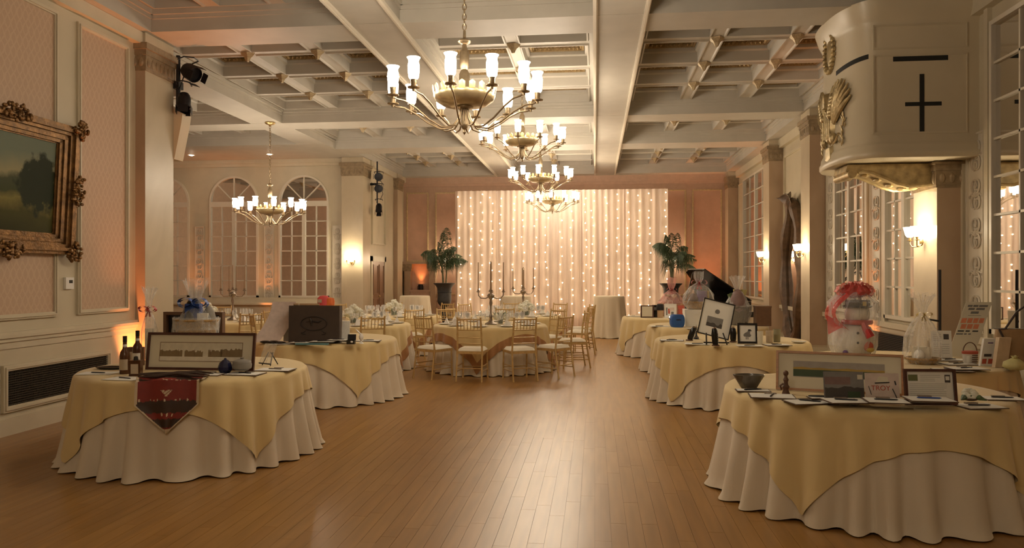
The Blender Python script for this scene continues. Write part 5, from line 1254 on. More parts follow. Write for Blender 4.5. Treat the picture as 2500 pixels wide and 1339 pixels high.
leaning(MB().box(-.125, .125, -.012, .012, 0, .20), R(8)).build('canvas', 'photo_dark', t); m2 = MB(); art_canvas(m2); leaning(m2, R(8)).build('print', ['photo_grey', 'photo_mauve', 'photo_dark', 'mat_board', 'field_green'], t)
p = onz(2075, 986, ZS); t = thing('glass_paperweight', 'faceted clear glass paperweight before the grey photograph', 'paperweight', (p.x, p.y - .075, ZS)); MB().lathe([(0, 0), (.026, 0), (.034, .015), (.022, .034), (0, .046)], 6).build('glass', 'goblet_glass', t)
p = onz(2168, 993, ZS); t = thing('tote_bag_card', 'pale card printed TROY in red beneath a straw hat drawing', 'card', (p.x, p.y + .085, ZS), -.02)
leaning(MB().box(-.105, .105, -.002, .002, 0, .20), R(9)).build('card', 'sheet_pink', t)
m2 = MB(); m2.tube([(-.045, -.004, .135), (.045, -.004, .14)], .0035, 5); leaning(m2, R(9)).build('hat_band', 'ink_black', t)
m2 = MB(); m2.add([(-.04, -.0026, .14), (.04, -.0026, .144), (.036, -.0026, .175), (-.02, -.0026, .178)], [(0, 1, 2, 3)]); leaning(m2, R(9)).build('hat', 'mat_board', t)
m2 = MB(); m2.tube([(.062, -.004, .10), (.09, -.004, .03)], .003, 5); m2.tube([(.078, -.004, .15), (.084, -.004, .125)], .004, 5); m2.tube([(-.085, -.004, .115), (-.07, -.004, .06)], .002, 5); leaning(m2, R(9)).build('bag_handle', 'ink_black', t)
tx = bpy.data.curves.new('lettering', 'FONT'); tx.body = 'TROY'; tx.size = .045; tx.align_x = 'CENTER'; tx.extrude = .0004; tx.materials.append(M['print_red'])
tmp = bpy.data.objects.new('lettering_curve', tx); C.objects.link(tmp); bpy.context.view_layer.update(); tm_ = bpy.data.meshes.new_from_object(tmp.evaluated_get(bpy.context.evaluated_depsgraph_get())); bpy.data.objects.remove(tmp)
to = bpy.data.objects.new('lettering', tm_); C.objects.link(to); to.parent = t; to.location = (-.01, -.0035 + .085 * math.sin(R(9)), .088); to.rotation_euler = (PI / 2 - R(9), 0, 0)
def art_cert(mb):
    quad(mb, -.135, -.075, .155, .195, -.0095, 1); quad(mb, .095, .13, .145, .195, -.0095, 2); quad(mb, .10, .125, .16, .185, -.0098, 0)
    rr = random.Random(2)
    for i in range(4): quad(mb, -.06, -.06 + rr.uniform(.09, .13), .190 - i * .012, .1915 - i * .012, -.0096, 3)
    for i in range(8): quad(mb, -.13, -.13 + rr.uniform(.20, .25), .135 - i * .0125, .1365 - i * .0125, -.0096, 3)
p = onz(2282, 994, ZS)
framed_print('framed_certificate', 'dark wood framed certificate with small green picture and lines of text', 'picture', (p.x, p.y + .06, ZS), .325, .232, .017, 'frame_dark', art_cert, ['paper', 'print_green', 'photo_dark', 'ink_grey'], rz=.06, tilt_=R(8), mount='paper')
for i, (u, v, w_, d_, rz, pn, prz, lb) in enumerate(((1850, 972, .30, .20, -.10, 'black', 1.2, 'before the pottery bowl'), (1945, 992, .30, .19, .25, 'black', -.5, 'before the wooden totem'), (2000, 978, .14, .10, .1, 'black', -.2, 'under the oak frame'), (2055, 1005, .27, .20, .12, 'black', -.22, 'before the grey photograph'),
                                                     (2176, 1008, .25, .20, -.10, 'black', -.15, 'before the TROY card'), (2294, 1008, .27, .20, -.06, 'blue', -.12, 'before the framed certificate'), (2405, 996, .26, .19, .2, 'black', .05, 'beside the framed certificate'), (2452, 975, .26, .16, -.02, 'black', -.08, 'at the outer rim of the bowl table'), (1838, 955, .24, .12, -.05, 'black', .3, 'under the pottery bowl'))):
    bid_sheet('clipboard with white bid sheet ' + lb, u, v, w_, d_, rz, pn, prz, plabel=pn + ' pen on the clipboard ' + lb)
p = onz(2360, 985, ZS); t = thing('fabric_flower', 'white and green fabric flower lying beside the certificate', 'flower', (p.x + .02, p.y, ZS + .016))
m2 = MB(); rr = random.Random(9)
for k in range(9): a = 2 * PI * k / 9; m2.sphere((.028 * math.cos(a), .02 * math.sin(a), .045 + .02 * math.sin(a)), .022, (1.2, .6, .8), 8, 5)
m2.build('petal', 'petal_white', t, smooth=True)
for k in range(3): MB().tube([(.0, 0, .02), (.05 - .05 * k, -.02, .025), (.09 - .08 * k, -.03, .008)], [.006, .02, .002], 6).build('leaf', 'leaf_green', t, smooth=True)
MB().sphere((0, -.012, .012), .03, (1.5, .8, .4), 9, 6).build('base', 'clipboard', t, smooth=True)

# --- table with the snowman (behind the bowl table)
def on_tab(u, Y): return onUY(u, Y)
Yn = 8.35; x = on_tab(2083, Yn)
t = thing('snowman_basket', 'white snowman pot with black hat and scarf wrapped in red and clear cellophane', 'gift basket', (x, Yn, ZS))
MB().lathe([(0, 0), (.16, 0), (.19, .05), (.21, .14), (.205, .22), (.17, .29), (.12, .32), (0, .32)], 26).build('body', 'snow_white', t, smooth=True)
MB().sphere((.03, -.03, .43), .125, (1, 1, 1), 16, 10).build('head', 'snow_white', t, smooth=True)
MB().lathe([(.13, .0), (.15, .012), (.13, .02), (.11, .02)], 22, (.03, -.04, .50)).build('hat_brim', 'ink_black', t, smooth=True); MB().lathe([(.125, .0), (.12, .075), (0, .08)], 20, (.03, -.04, .50)).build('hat', 'ink_black', t, smooth=True)
MB().box(.04, .075, -.172, -.155, .50, .565).build('hat_flash', 'ribbon_gold', t)
m2 = MB(); m2.tube([(.13 * math.cos(a * PI / 8) + .03, .13 * math.sin(a * PI / 8) - .02, .345) for a in range(16)], .028, 7, closed=True); m2.build('scarf', 'ribbon_red', t, smooth=True); MB().tube([(.05, -.16, .34), (.07, -.2, .26), (.10, -.21, .20)], [.03, .04, .045], 6).build('scarf_end', 'ribbon_red', t, smooth=True)
for z_ in (.24, .14): MB().sphere((-.02, -.205, z_), .014, (1, .6, 1), 8, 5).build('button', 'ink_black', t, smooth=True)
MB().sphere((.09, -.19, .10), .05, (1, .6, 1.1), 10, 7).build('parcel', 'print_red', t, smooth=True); MB().sphere((.10, -.21, .07), .035, (1.2, .5, .7), 9, 6).build('ribbon_knot', 'ribbon_gold', t, smooth=True); MB().sphere((-.13, -.16, .03), .03, (1, .7, 1), 8, 6).build('trinket', 'lilac', t, smooth=True)
crumple([(.20, .004), (.24, .10), (.235, .28), (.25, .40), (.24, .55), (.12, .66), (.05, .70)], 34, 4, .09).build('cellophane_wrap', 'cellophane', t)
MB().grid(lambda a, b: (-.10 - .14 * math.sin(PI * b) - .02 * math.sin(9 * a), -.20 + .34 * a, .26 + .36 * b + .03 * math.sin(11 * a)), 14, 12).build('red_wrap', 'cellophane_red', t)
m2 = MB(); rr = random.Random(12)
for k in range(9):
    a = PI * k / 8; c = Vector((.01 + .13 * math.cos(a), -.03, .66 + .05 * math.sin(a)))
    m2.grid(lambda i, j, c=c, a=a, k=k: tuple(c + Vector((.055 * math.cos(2 * PI * i) * math.cos(a) * (1 + .2 * math.sin(5 * i + k)), (j - .5) * .12 + .02 * math.sin(3 * i + k), .05 * math.sin(2 * PI * i) + .02 * math.sin(a)))), 10, 3)
m2.build('bow', 'cellophane_red', t)
cp = crumple([(.05, 0), (.13, .03), (.15, .07), (.10, .13), (.03, .15)], 26, 17, .2, 1, .8); cp.v = [(a_ + .01, b_ - .03, c_ + .60) for a_, b_, c_ in cp.v]; cp.build('bow_puff', 'cellophane_red', t)
MB().grid(lambda a, b: (-.16 - .14 * a, -.16 + .08 * b, .30 + .05 * b - .08 * a * math.cos(4 * b)), 8, 6).build('bow_tail', 'cellophane_red', t)
Yg = 7.55; gift('clear cellophane parcel tied with gold cord behind the framed certificate', (on_tab(2252, Yg), Yg, ZS), .15, .66, .05, 'cellophane', 'ribbon_gold', 21, (('box', 0, .02, .15, .14, 'mat_board'), ('ball', -.05, -.05, .05, .06, 'porcelain'), ('bottle', .05, 0, .03, .2, 'label_tan')), bow_s=.07, sy=.85, fan=.75, name='gift_parcel')
Yd = 8.05; x = on_tab(2300, Yd); t = thing('document_stand', 'upright white leaflet with small dark photograph in clear stand', 'leaflet', (x, Yd, ZS), -.1)
leaning(MB().box(-.095, .095, -.002, .002, 0, .28), R(8)).build('sheet', 'paper', t); m2 = MB(); quad(m2, .02, .07, .19, .245, -.003, 0); [quad(m2, -.075, .0, .24 - i * .02, .243 - i * .02, -.003, 1) for i in range(4)]; [quad(m2, -.075, .07, .14 - i * .022, .143 - i * .022, -.003, 1) for i in range(5)]; leaning(m2, R(8)).build('print', ['photo_dark', 'ink_grey'], t); MB().box(-.1, .1, -.02, .08, 0, .004).build('foot', 'goblet_glass', t)
# slanting poster
Yp = 8.12; x = on_tab(2358, Yp); t = thing('slanted_poster', 'tall slanting cream poster with grey and red print blocks', 'poster', (x, Yp + .12, ZS), -.05)
sh = .36; 
def skew(mb): return mb.xf(Matrix(((1, 0, sh, 0), (0, 1, .10, 0), (0, 0, 1, 0), (0, 0, 0, 1))))
W_ = .125
skew(MB().box(-W_, W_, -.004, 0, 0, .56)).build('board', 'mat_board', t)
m2 = MB()
def words_(z0, h_, cols, mi):
    for a, b in cols: quad(m2, -W_ + a * 2 * W_, -W_ + b * 2 * W_, z0, z0 + h_, -.005, mi)
words_(.51, .02, ((.12, .30), (.33, .52), (.55, .88)), 0); words_(.478, .022, ((.18, .42), (.48, .80)), 0); words_(.44, .024, ((.32, .62),), 0); words_(.42, .004, ((.25, .75),), 0)
words_(.345, .05, ((.06, .26), (.30, .48), (.52, .70), (.74, .92)), 1); words_(.285, .048, ((.12, .32), (.36, .56), (.60, .80)), 1); words_(.255, .014, ((.06, .30), (.36, .52), (.62, .84)), 2); words_(.225, .014, ((.04, .3), (.34, .44), (.5, .6)), 0)
skew(m2).build('print', ['ink_grey', 'print_orange', 'ink_black'], t)
skew(MB().box(-.02, .02, 0, .01, 0, .3)).build('strut', 'frame_black', t)
Yb = 7.62; x = on_tab(2368, Yb); t = thing('mini_handbag', 'small red and white patterned basket bag with hoop handle', 'bag', (x, Yb, ZS))
MB().lathe([(0, 0), (.06, 0), (.066, .05), (.07, .09), (.066, .10), (0, .10)], 18, sy=.6).build('body', 'snow_white', t, smooth=True); MB().lathe([(.0695, .09), (.073, .095), (.073, .115), (.06, .12), (0, .12)], 18, sy=.6).build('red_band', 'print_red', t, smooth=True)
MB().tube([(.062 * math.cos(a * PI / 10), 0, .11 + .09 * math.sin(a * PI / 10)) for a in range(11)], .005, 6).build('handle', 'box_brown', t, smooth=True)
for i in range(4): MB().box(.0 + .0 * i, .052, -.0415, -.0395, .015 + i * .02, .024 + i * .02).build('stripe', 'figure_brown', t)
MB().lathe([(0, 0), (.02, .0), (.022, .06), (0, .065)], 10, (-.03, -.042, .01), sy=.3).build('figure', 'paper', t)
Yk = 7.45; x = on_tab(2404, Yk); t = thing('boxed_booklet', 'upright white lilac booklet box with dark picture and red letters', 'booklet', (x, Yk, ZS), .1)
skew2 = Matrix(((1, 0, .22, 0), (0, 1, .12, 0), (0, 0, 1, 0), (0, 0, 0, 1)))
MB().box(-.06, .06, -.03, .0, 0, .25).xf(skew2).build('box', 'plastic_white', t); m2 = MB(); quad(m2, -.04, .03, .085, .11, -.031, 0); quad(m2, -.05, -.01, .02, .065, -.031, 1); quad(m2, .005, .045, .02, .065, -.031, 1); quad(m2, -.02, .03, .205, .215, -.031, 2); m2.xf(skew2).build('print', ['photo_dark', 'print_red', 'lilac'], t)
Yk = 7.32; x = on_tab(2440, Yk); t = thing('beige_box_book', 'tall beige glossy boxed book leaning beside the leather bag', 'book', (x, Yk, ZS), .1); MB().box(-.055, .055, -.025, .025, 0, .27).xf(skew2).build('cover', 'book_beige', t); MB().box(-.053, -.05, -.022, .022, .005, .265).xf(skew2).build('spine', 'paper', t)
Yl = 7.5; x = on_tab(2478, Yl); t = thing('leather_tote', 'tan leather tote bag with long dark strap', 'bag', (x, Yl, ZS), -.1)
MB().grid(lambda a, b: ((.19 - .03 * b) * math.copysign(abs(math.cos(2 * PI * a)) ** .6, math.cos(2 * PI * a)), (.09 - .03 * b) * math.copysign(abs(math.sin(2 * PI * a)) ** .6, math.sin(2 * PI * a)), .34 * b), 28, 8, wrap=True).build('body', 'leather_tan', t, smooth='all')
MB().box(-.16, .16, -.058, .058, .335, .342).build('opening', 'strap_dark', t)
MB().tube([(-.15, -.05, .33), (-.10, -.09, .20), (-.17, -.10, .02)], .010, 6).build('strap', 'strap_dark', t, smooth=True); MB().tube([(-.10, -.03, .33), (.0, -.04, .50), (.10, -.04, .58), (.15, -.03, .50), (.15, 0, .33)], .010, 6).build('strap', 'strap_dark', t, smooth=True); MB().box(.05, .10, -.098, -.088, .08, .2).build('buckle_tab', 'strap_dark', t)
p = onz(2482, 905, ZS); t = thing('organza_pouch', 'pale yellow organza pouch at the foot of the leather bag', 'pouch', (p.x, p.y + .03, ZS + .005)); crumple([(.06, 0), (.09, .02), (.08, .06), (.04, .09), (.015, .1), (.03, .12)], 22, 3, .1).build('pouch', 'yellow_green', t, smooth='all'); MB().tube([(.02 * math.cos(a), .02 * math.sin(a), .1) for a in range(6)], .004, 5, closed=True).build('cord', 'ribbon_gold', t)
for i, (u, v, rz, lb) in enumerate(((2340, 890, .1, 'below the mini handbag'), (2355, 912, -.1, 'below the booklet box'), (2478, 925, .05, 'below the leather bag'), (2320, 880, .0, 'beside the white leaflet'))):
    bid_sheet('clipboard with white bid sheet ' + lb, u, v, .30, .2, rz, 'black', rz + .4, plabel='black pen on the clipboard ' + lb)
# music stand pole and picture leaning on the wall
p = onX(2346, 660, 4.06); t = thing('microphone_stand', 'thin black upright stand against the pilaster under the balcony', 'stand', (3.86, 9.0, 0)); MB().tube([(0, 0, .02), (0, 0, 1.66)], .016, 8).build('pole', 'black_metal', t); MB().lathe([(0, 0), (.15, 0), (.15, .015), (.03, .03), (0, .03)], 20).build('base', 'black_metal', t, smooth=True); MB().tube([(0, 0, 1.08), (-.12, -.02, 1.10)], .012, 6).build('boom', 'black_metal', t)

# --- table with the duck print
def art_coin(mb):
    n = 20; mb.add([(.0 + .03 * math.cos(2 * PI * i / n), -.009, .33 + .03 * math.sin(2 * PI * i / n)) for i in range(n)], [tuple(range(n))], 0); quad(mb, -.11, .09, .12, .25, -.009, 1); noise_edge(mb, -.11, .09, .12, .17, .02, 8, -.0095, 2, 3)
p = onz(1752, 835, ZS)
t = framed_print('framed_medal_print', 'tall black framed print with small medal above a grey photograph, tipped sideways', 'picture', (p.x - .06, p.y + .03, ZS + .062), .40, .47, .012, 'frame_black', art_coin, ['ink_grey', 'photo_grey', 'photo_dark'], tilt_=R(16), mount='paper')
t.rotation_euler = (0, R(14), R(0))
p = onz(1752, 842, ZS)
m2 = thing('plate_easel', 'small dark wooden display easel under the medal print', 'easel', (p.x - .02, p.y - .0, ZS + .009))
for sg in (-1, 1): MB().tube([(sg * .12, -.06, 0), (sg * .10, .10, .12)], .009, 6).build('leg', 'frame_black', m2)
MB().tube([(-.15, -.035, .018), (.15, -.035, .018)], .009, 6).build('ledge', 'frame_black', m2)
def art_duck(mb):
    k = [(.0, .085), (.03, .08), (.045, .10), (.03, .125), (.035, .15), (.055, .155), (.035, .175), (.01, .17), (.0, .145), (-.03, .13), (-.05, .105), (-.04, .085)]
    mb.add([(a, -.009, b) for a, b in k], [tuple(range(len(k)))], 0); quad(mb, .0, .008, .05, .09, -.009, 1); quad(mb, -.02, -.012, .05, .09, -.009, 1); quad(mb, .01, .04, .155, .175, -.0095, 1)
p = onz(1826, 840, ZS)
framed_print('framed_duck_print', 'small black framed print of a standing duck', 'picture', (p.x, p.y + .02, ZS), .235, .25, .024, 'frame_black', art_duck, ['ink_grey', 'ink_black'], tilt_=R(12), mount='paper', rz=-.05)
for i, (u, v, hh, lb, ln) in enumerate(((1683, 832, .17, 'leaning black studded wine holder beside the medal print', R(20)), (1747, 845, .20, 'black studded wine holder before the medal print', R(-4)), (1790, 836, .17, 'plain black wine holder between the two framed prints', R(0)))):
    p = onz(u, v, ZS); t = thing('wine_holder', lb, 'holder', (p.x, p.y, ZS)); mt = Matrix.Rotation(ln, 4, 'Y')
    MB().lathe([(0, .01), (.03, .01), (.038, .04), (.04, hh * .7), (.03, hh), (.022, hh + .01), (0, hh)], 14, sy=.55).xf(mt).build('body', 'black_gloss', t, smooth=True)
    MB().lathe([(0, 0), (.045, 0), (.045, .012), (0, .014)], 14).build('foot', 'figure_brown', t)
    MB().sphere((0, 0, hh + .012), .026, (1, .7, .5), 9, 6).xf(mt).build('cap', 'pewter', t, smooth=True)
    if i < 2:
        for k_ in range(7): MB().sphere((.034, -.012, .03 + k_ * hh * .12), .006, (1, 1, 1), 6, 4).xf(mt).build('stud', 'porcelain', t)
p = onz(1712, 830, ZS); t = thing('candle_spike', 'dark pointed metal spike ornament behind the studded holder', 'ornament', (p.x - .05, p.y + .1, ZS)); MB().lathe([(0, 0), (.04, 0), (.03, .02), (.012, .05), (.008, .1), (0, .2)], 10).build('spike', 'black_metal', t, smooth=True); MB().lathe([(.03, .02), (.034, .026), (.03, .032)], 10).build('collar', 'pewter', t, smooth=True)
for i, (u, v, r_, h, m_, lb) in enumerate(((1857, 842, .035, .16, 'mat_board', 'pale tall pottery tumbler beside the duck print'), (1880, 838, .046, .15, 'label_tan', 'banded tan pottery mug with wide rim'), (1898, 836, .046, .16, 'sage_box', 'grey green pottery tumbler behind the tan mug'))):
    p = onz(u, v, ZS); t = thing('pottery_tumbler', lb, 'tumbler', (p.x, p.y + .03, ZS)); MB().lathe([(0, 0), (r_ * .85, 0), (r_ * .9, .01), (r_, h * .8), (r_ * 1.03, h), (r_ * .93, h), (r_ * .8, .02), (0, .015)], 20).build('cup', m_, t, smooth=True); MB().lathe([(r_ * .98, h * .55), (r_ * 1.03, h * .6), (r_ * .99, h * .65)], 20).build('ring', m_, t, smooth=True)
for i, (u, v, lb) in enumerate(((1950, 838, 'white china saucer at the aisle far rim, stack of two'),)):
    p = onz(u, v, ZS); t = thing('saucer', 'white china saucer at the rim beside the pilaster', 'plate', (p.x, p.y, ZS)); MB().lathe([(0, .006), (.05, .006), (.085, .018), (.09, .022), (.08, .012), (.05, 0), (0, 0)], 26).build('dish', 'porcelain', t, smooth=True); MB().lathe([(.03, .006), (.033, .009), (.036, .006)], 20).build('ring', 'porcelain', t, smooth=True)
for i, (u, v, w_, rz, lb) in enumerate(((1640, 832, .30, -.1, 'at the aisle side of the duck table'), (1690, 842, .30, -.2, 'before the studded wine holder'), (1790, 868, .28, -.05, 'before the medal print'), (1850, 851, .30, .0, 'before the duck print'), (1910, 845, .30, .12, 'before the pottery tumblers'))):
    bid_sheet('bid sheet ' + lb, u, v, w_, .2, rz, 'black', rz + .3, board=i % 2 == 0, plabel='black pen ' + lb)

# --- table with the blue bag, and the one with the boxed books
def on_t(u, Y): return onUY(u, Y)
Yq = 12.45; t = thing('cooler_bag', 'bright blue rounded cooler bag with dark zip band', 'bag', (on_t(1653, Yq), Yq, ZS), .2)
MB().grid(lambda a, b: (.115 * (1 - .25 * abs(2 * b - 1) ** 3) * math.copysign(abs(math.cos(2 * PI * a)) ** .5, math.cos(2 * PI * a)), .09 * math.copysign(abs(math.sin(2 * PI * a)) ** .5, math.sin(2 * PI * a)), .20 * b), 28, 10, wrap=True).add([(.085 * math.cos(q * PI / 7), .07 * math.sin(q * PI / 7), .20) for q in range(14)], [tuple(range(14))]).build('body', 'bag_blue', t, smooth='all')
MB().lathe([(.117, .112), (.121, .12), (.117, .128)], 26, sy=.8).build('zip_band', 'cobalt_dark', t, smooth=True)
Yw = 12.75; t = thing('cake_box', 'large white rounded carton under the bow tied basket', 'box', (on_t(1706, Yw), Yw, ZS)); MB().box(-.24, .24, -.17, .17, 0, .26).build('carton', 'plastic_white', t); MB().box(-.245, .245, -.175, .175, .20, .275).build('lid', 'plastic_white', t)
gift('glossy cellophane basket of dark goods with red and white bow on the white carton', (on_t(1706, Yw), Yw, ZS + .276), .235, .62, .12, 'cellophane', 'ribbon_red', 31, (('box', .05, -.02, .15, .26, 'lilac'), ('ball', -.09, 0, .09, .11, 'figure_brown'), ('box', .12, .05, .1, .26, 'ribbon_gold'), ('bottle', -.02, .06, .04, .3, 'bottle_black')), bow_s=.13, sy=.8, fan=.32)
Yr = 13.1; gift('leafy cellophane basket with pale green tissue behind the medal print', (on_t(1800, Yr), Yr, ZS), .21, .82, .30, 'cellophane', 'ribbon_gold', 33, (('ball', 0, -.05, .13, .25, 'photo_mauve'), ('tissue', .04, .04, .11, .48, 'yellow_green'), ('tissue', -.05, .03, .10, .42, 'leaf_green'), ('box', .08, -.06, .09, .3, 'lilac')), bask_m='pottery', bow_s=.07, sy=.8, fan=.6)
Yr = 12.6; t = thing('wooden_box', 'plain brown wooden box beside the leafy basket', 'box', (on_t(1872, Yr) , Yr + .33, ZS)); MB().box(-.12, .12, -.12, .12, 0, .30).build('body', 'box_brown', t); MB().box(-.125, .125, -.125, .125, .30, .33).build('lid', 'box_brown', t)
for i, (u, v, lb) in enumerate(((1610, 797, 'at the aisle side of the blue bag'), (1690, 806, 'before the white carton'))): bid_sheet('bid sheet ' + lb, u, v, .30, .2, .1, 'black', .3, board=False, plabel='black pen ' + lb)
Ye = 15.15; x = on_t(1580, Ye)
t = thing('boxed_book', 'pale fronted boxed book standing at the aisle edge', 'book', (x, Ye, ZS), .1); MB().box(-.13, .13, -.02, .02, 0, .24).build('cover', 'frame_dark', t); MB().box(-.105, .10, -.023, -.02, .02, .22).build('front_panel', 'mat_board', t)
x = on_t(1600, Ye) + .01; t = thing('black_ring_binder', 'upright black binder beside the pale boxed book', 'binder', (x, Ye + .12, ZS), -.2); MB().box(-.06, .06, -.03, .03, 0, .245).build('cover', 'black_gloss', t); MB().box(-.03, .03, -.032, -.03, .14, .2).build('spine_label', 'ink_grey', t)
x = on_t(1611, Ye) + .0; t = thing('jar_with_lid', 'tan jar with bulky black lid beside the binder', 'jar', (x, Ye - .07, ZS)); MB().lathe([(0, 0), (.055, 0), (.058, .15), (0, .15)], 16).build('jar_body', 'tan_wood', t, smooth=True); MB().lathe([(.07, .15), (.075, .2), (.06, .27), (0, .28)], 16).build('lid', 'black_metal', t, smooth=True)
x = on_t(1634, Ye) + .02; t = thing('printed_gift_bag', 'white gift bag printed in red and grey', 'bag', (x, Ye, ZS), .05); MB().box(-.115, .115, -.04, .04, 0, .27).build('bag', 'plastic_white', t); m2 = MB(); quad(m2, -.05, -.01, .08, .18, -.0412, 0); quad(m2, .01, .06, .06, .12, -.0412, 1); quad(m2, -.02, .07, .14, .2, -.0413, 2); quad(m2, -.09, -.06, .05, .2, -.0412, 1); m2.build('print', ['print_red', 'ink_grey', 'sheet_pink'], t); MB().tube([(-.05, 0, .27), (-.04, 0, .33), (.04, 0, .33), (.05, 0, .27)], .004, 5).build('handle', 'porcelain', t)
x = on_t(1662, Ye) + .02; t = thing('red_carton', 'small red carton with open flap beside the printed gift bag', 'box', (x, Ye + .03, ZS), .1); MB().box(-.06, .06, -.05, .05, 0, .18).build('carton', 'print_red', t); MB().obox((0, .06, .20), (.12, .004, .08), Rx(R(-25))).build('flap', 'print_red', t)
x = on_t(1640, 15.6); gift('big pink tissue basket with red bow and dark wings of card, before the urn', (x, 15.65, ZS), .25, .78, .25, 'cellophane_pink', 'ribbon_red', 35, (('tissue', 0, 0, .17, .36, 'sheet_pink'), ('ball', .08, -.05, .1, .2, 'photo_mauve'), ('box', -.08, -.04, .1, .3, 'porcelain')), bow_s=.10, sy=.8, fan=.35)
x = on_t(1634, 14.9); t = thing('tea_light', 'tiny lit tea light before the printed gift bag', 'candle', (x, 14.8, ZS)); MB().lathe([(0, 0), (.025, 0), (.026, .02), (.02, .02), (0, .014)], 14).build('cup', 'pewter', t, smooth=True); MB().sphere((0, 0, .03), .010, (1, 1, 1.8), 8, 6).build('flame', 'downlight', t, smooth=True)
bid_sheet('bid sheet at the aisle edge of the boxed book table', 1547, 773, .30, .2, .1, None, 0, board=True)

# ------------------------------------------------------------------ dining tables: centrepieces and settings
def blossom(label, c, s=1.0, leaves=True, vase=True, z=ZS, greens=False):
    t = thing('flower_centrepiece', label, 'flowers', (c[0], c[1], z)); rr = random.Random(int(c[0] * 100) + int(c[1] * 77))
    if vase: MB().lathe([(0, 0), (.06 * s, 0), (.065 * s, .005), (.06 * s, .11), (.055 * s, .11), (.055 * s, .01), (0, .01)], 18).build('vase', 'goblet_glass', t, smooth=True); MB().lathe([(0, .012), (.05 * s, .012), (.05 * s, .10), (0, .1)], 14).build('stems', 'leaf_green', t)
    for k in range(6):
        m2 = MB(); a = 2 * PI * k / 6; cc = Vector((.085 * s * math.cos(a), .085 * s * math.sin(a), .16 * s)) if k < 5 else Vector((0, 0, .22 * s))
        for j in range(26):
            d = Vector((rr.gauss(0, 1), rr.gauss(0, 1), rr.gauss(0, 1) + .2)).normalized(); m2.sphere(cc + d * .062 * s, .020 * s, (1.15, 1.15, .8), 6, 4)
        m2.sphere(cc, .058 * s, (1, 1, 1), 8, 6); m2.build('bloom', 'petal_white', t, smooth=True)
    n = 9 if greens else 6
    for k in range(n):
        a = 2 * PI * (k + .5) / n; L = (.17 if greens else .16) * s
        MB().grid(lambda i, j, a=a, L=L: (math.cos(a) * (.05 + L * i) - math.sin(a) * .03 * (j - .5) * math.sin(PI * min(.97, i + .05)), math.sin(a) * (.05 + L * i) + math.cos(a) * .03 * (j - .5) * math.sin(PI * min(.97, i + .05)), .12 * s + (.22 if greens else .05) * i - .10 * i * i), 5, 2).build('leaf', 'leaf_green', t, smooth='all')
    return t
blossom('white hydrangea ball with dark berries on the flower table by the door', T3, 1.15)
blossom('white hydrangea ball on the flower table behind the dark crate', T4, 1.15)
blossom('white hydrangea ball on the flower table under the side chandelier', (T5[0] - .14, T5[1] - .12), 1.15)
blossom('white hydrangea ball on the candelabra table next to the curtain', (T2[0] + .22, T2[1] - .15), 1.1)
blossom('low spray of white flowers at the foot of the nearer candelabra', (T1[0] + .19, T1[1] - .09), .8, greens=True)
def candelabra(label, x, y, ht=.56, cand=.47, group=None):
    t = thing('candelabra', label, 'candelabra', (x, y, ZS))
    MB().lathe([(0, 0), (.10, 0), (.105, .012), (.07, .03), (.03, .06), (.022, .10), (.035, .13), (.02, .17), (.016, .30), (.028, .36), (.02, .42), (.05, .46), (.065, .49), (.04, .52), (0, .53)], 18).build('stem', 'pewter', t, smooth=True)
    pos = [(0, 0, ht)] + [(.215 * math.cos(a), .215 * math.sin(a), ht - .02) for a in (R(10), R(100), R(190), R(280))]
    pos += [(.12 * math.cos(a), .12 * math.sin(a), ht + .0) for a in ()]
    for i, q in enumerate(pos):
        if i:
            d = Vector((q[0], q[1], 0)).normalized(); ar = MB().tube([d * .03 + Vector((0, 0, .47)), d * .09 + Vector((0, 0, .44)), d * .17 + Vector((0, 0, .445)), d * .21 + Vector((0, 0, .49)), Vector(q)], .010, 7).build('arm', 'pewter', t, smooth=True)
        else: ar = t
        MB().lathe([(0, 0), (.012, 0), (.034, .012), (.036, .02), (.016, .022), (.018, .05), (0, .05)], 12, q).build('candle_cup', 'pewter', ar, smooth=True)
        MB().tube([(q[0], q[1], q[2] + .045), (q[0], q[1], q[2] + .045 + cand)], [.011, .008], 8).build('candle', 'candle_wax', ar, smooth=True)
    return t
candelabra('dark pewter five-branch candelabra with tall tapers, the nearer of two', T1[0] + .02, T1[1] - .05)
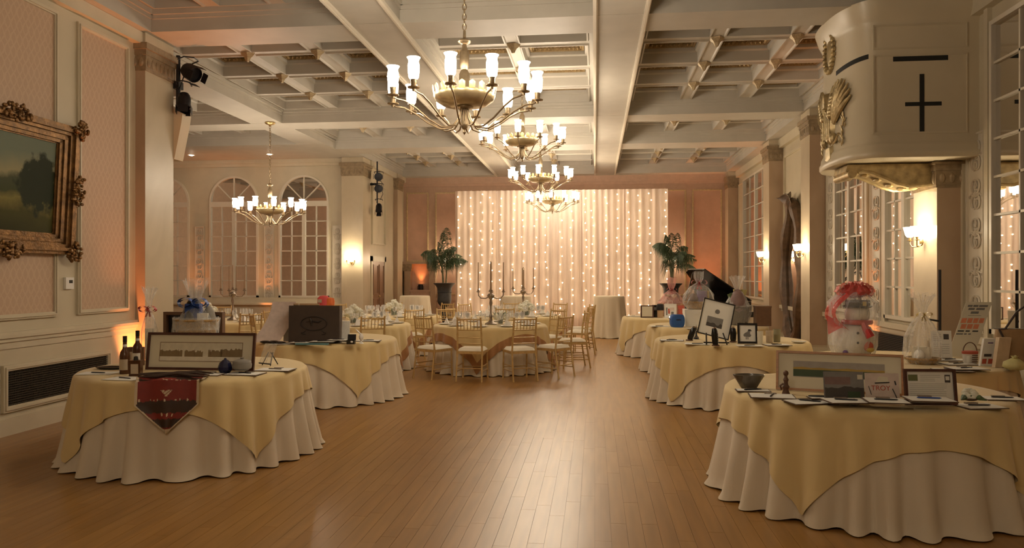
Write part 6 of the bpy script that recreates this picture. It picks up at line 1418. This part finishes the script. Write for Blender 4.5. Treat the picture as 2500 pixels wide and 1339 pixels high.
candelabra('dark pewter five-branch candelabra beside the hydrangea ball near the curtain', T2[0] + .12, T2[1] + .2, cand=.40)
candelabra('dark pewter five-branch candelabra on the table under the side chandelier', T5[0] + .22, T5[1] + .12, cand=.42)
gob = MB().lathe([(0, 0), (.034, 0), (.034, .003), (.006, .01), (.0045, .085), (.012, .095), (.034, .125), (.039, .16), (.034, .205), (.0325, .205), (.037, .16), (.03, .125), (0, .10)], 12).mesh('wine_glass', 'goblet_glass', True)
plt = MB().lathe([(0, .006), (.09, .006), (.135, .016), (.14, .018), (.13, .012), (.09, 0), (0, 0)], 24).mesh('dinner_plate', 'porcelain', True)
nap = MB().add([(-.05, -.06, 0), (.05, -.06, 0), (.03, .05, 0), (-.03, .05, 0), (0, -.03, .11), (0, .035, .07)], [(0, 1, 4), (1, 2, 5, 4), (2, 3, 5), (3, 0, 4, 5), (3, 2, 1, 0)]).mesh('napkin', 'napkin')
for c, lb, n in ((T1, 'nearer candelabra table', 10), (T2, 'candelabra table next to the curtain', 10), (T3, 'flower table by the door', 9), (T4, 'flower table behind the dark crate', 9), (T5, 'flower table under the side chandelier', 9)):
    for i in range(n):
        a = 2 * PI * (i + .35) / n; sd = 'open floor side' if PI * 1.25 < a < PI * 1.75 else 'aisle side' if (a < PI / 4 or a >= PI * 1.75) else 'curtain side' if a < PI * .75 else 'mirror side'; f = lambda r_, da: (c[0] + r_ * math.cos(a + da), c[1] + r_ * math.sin(a + da), ZS)
        tag(place(plt, 'dinner_plate', None, f(.74, 0)), 'white dinner plate set on the ' + lb + ', ' + sd, 'plate', 'plates on the ' + lb)
        q = f(.74, 0); tag(place(nap, 'napkin', None, (q[0], q[1], ZS + .012), (0, 0, a)), 'white napkin on the ' + lb + ', ' + sd, 'napkin', 'napkins on the ' + lb)
        for r_, da in ((.57, .14), (.56, -.14), (.47, .0)): tag(place(gob, 'wine_glass', None, f(r_, da)), 'clear stemmed wine glass on the ' + lb + ', ' + sd, 'glass', 'glasses on the ' + lb)
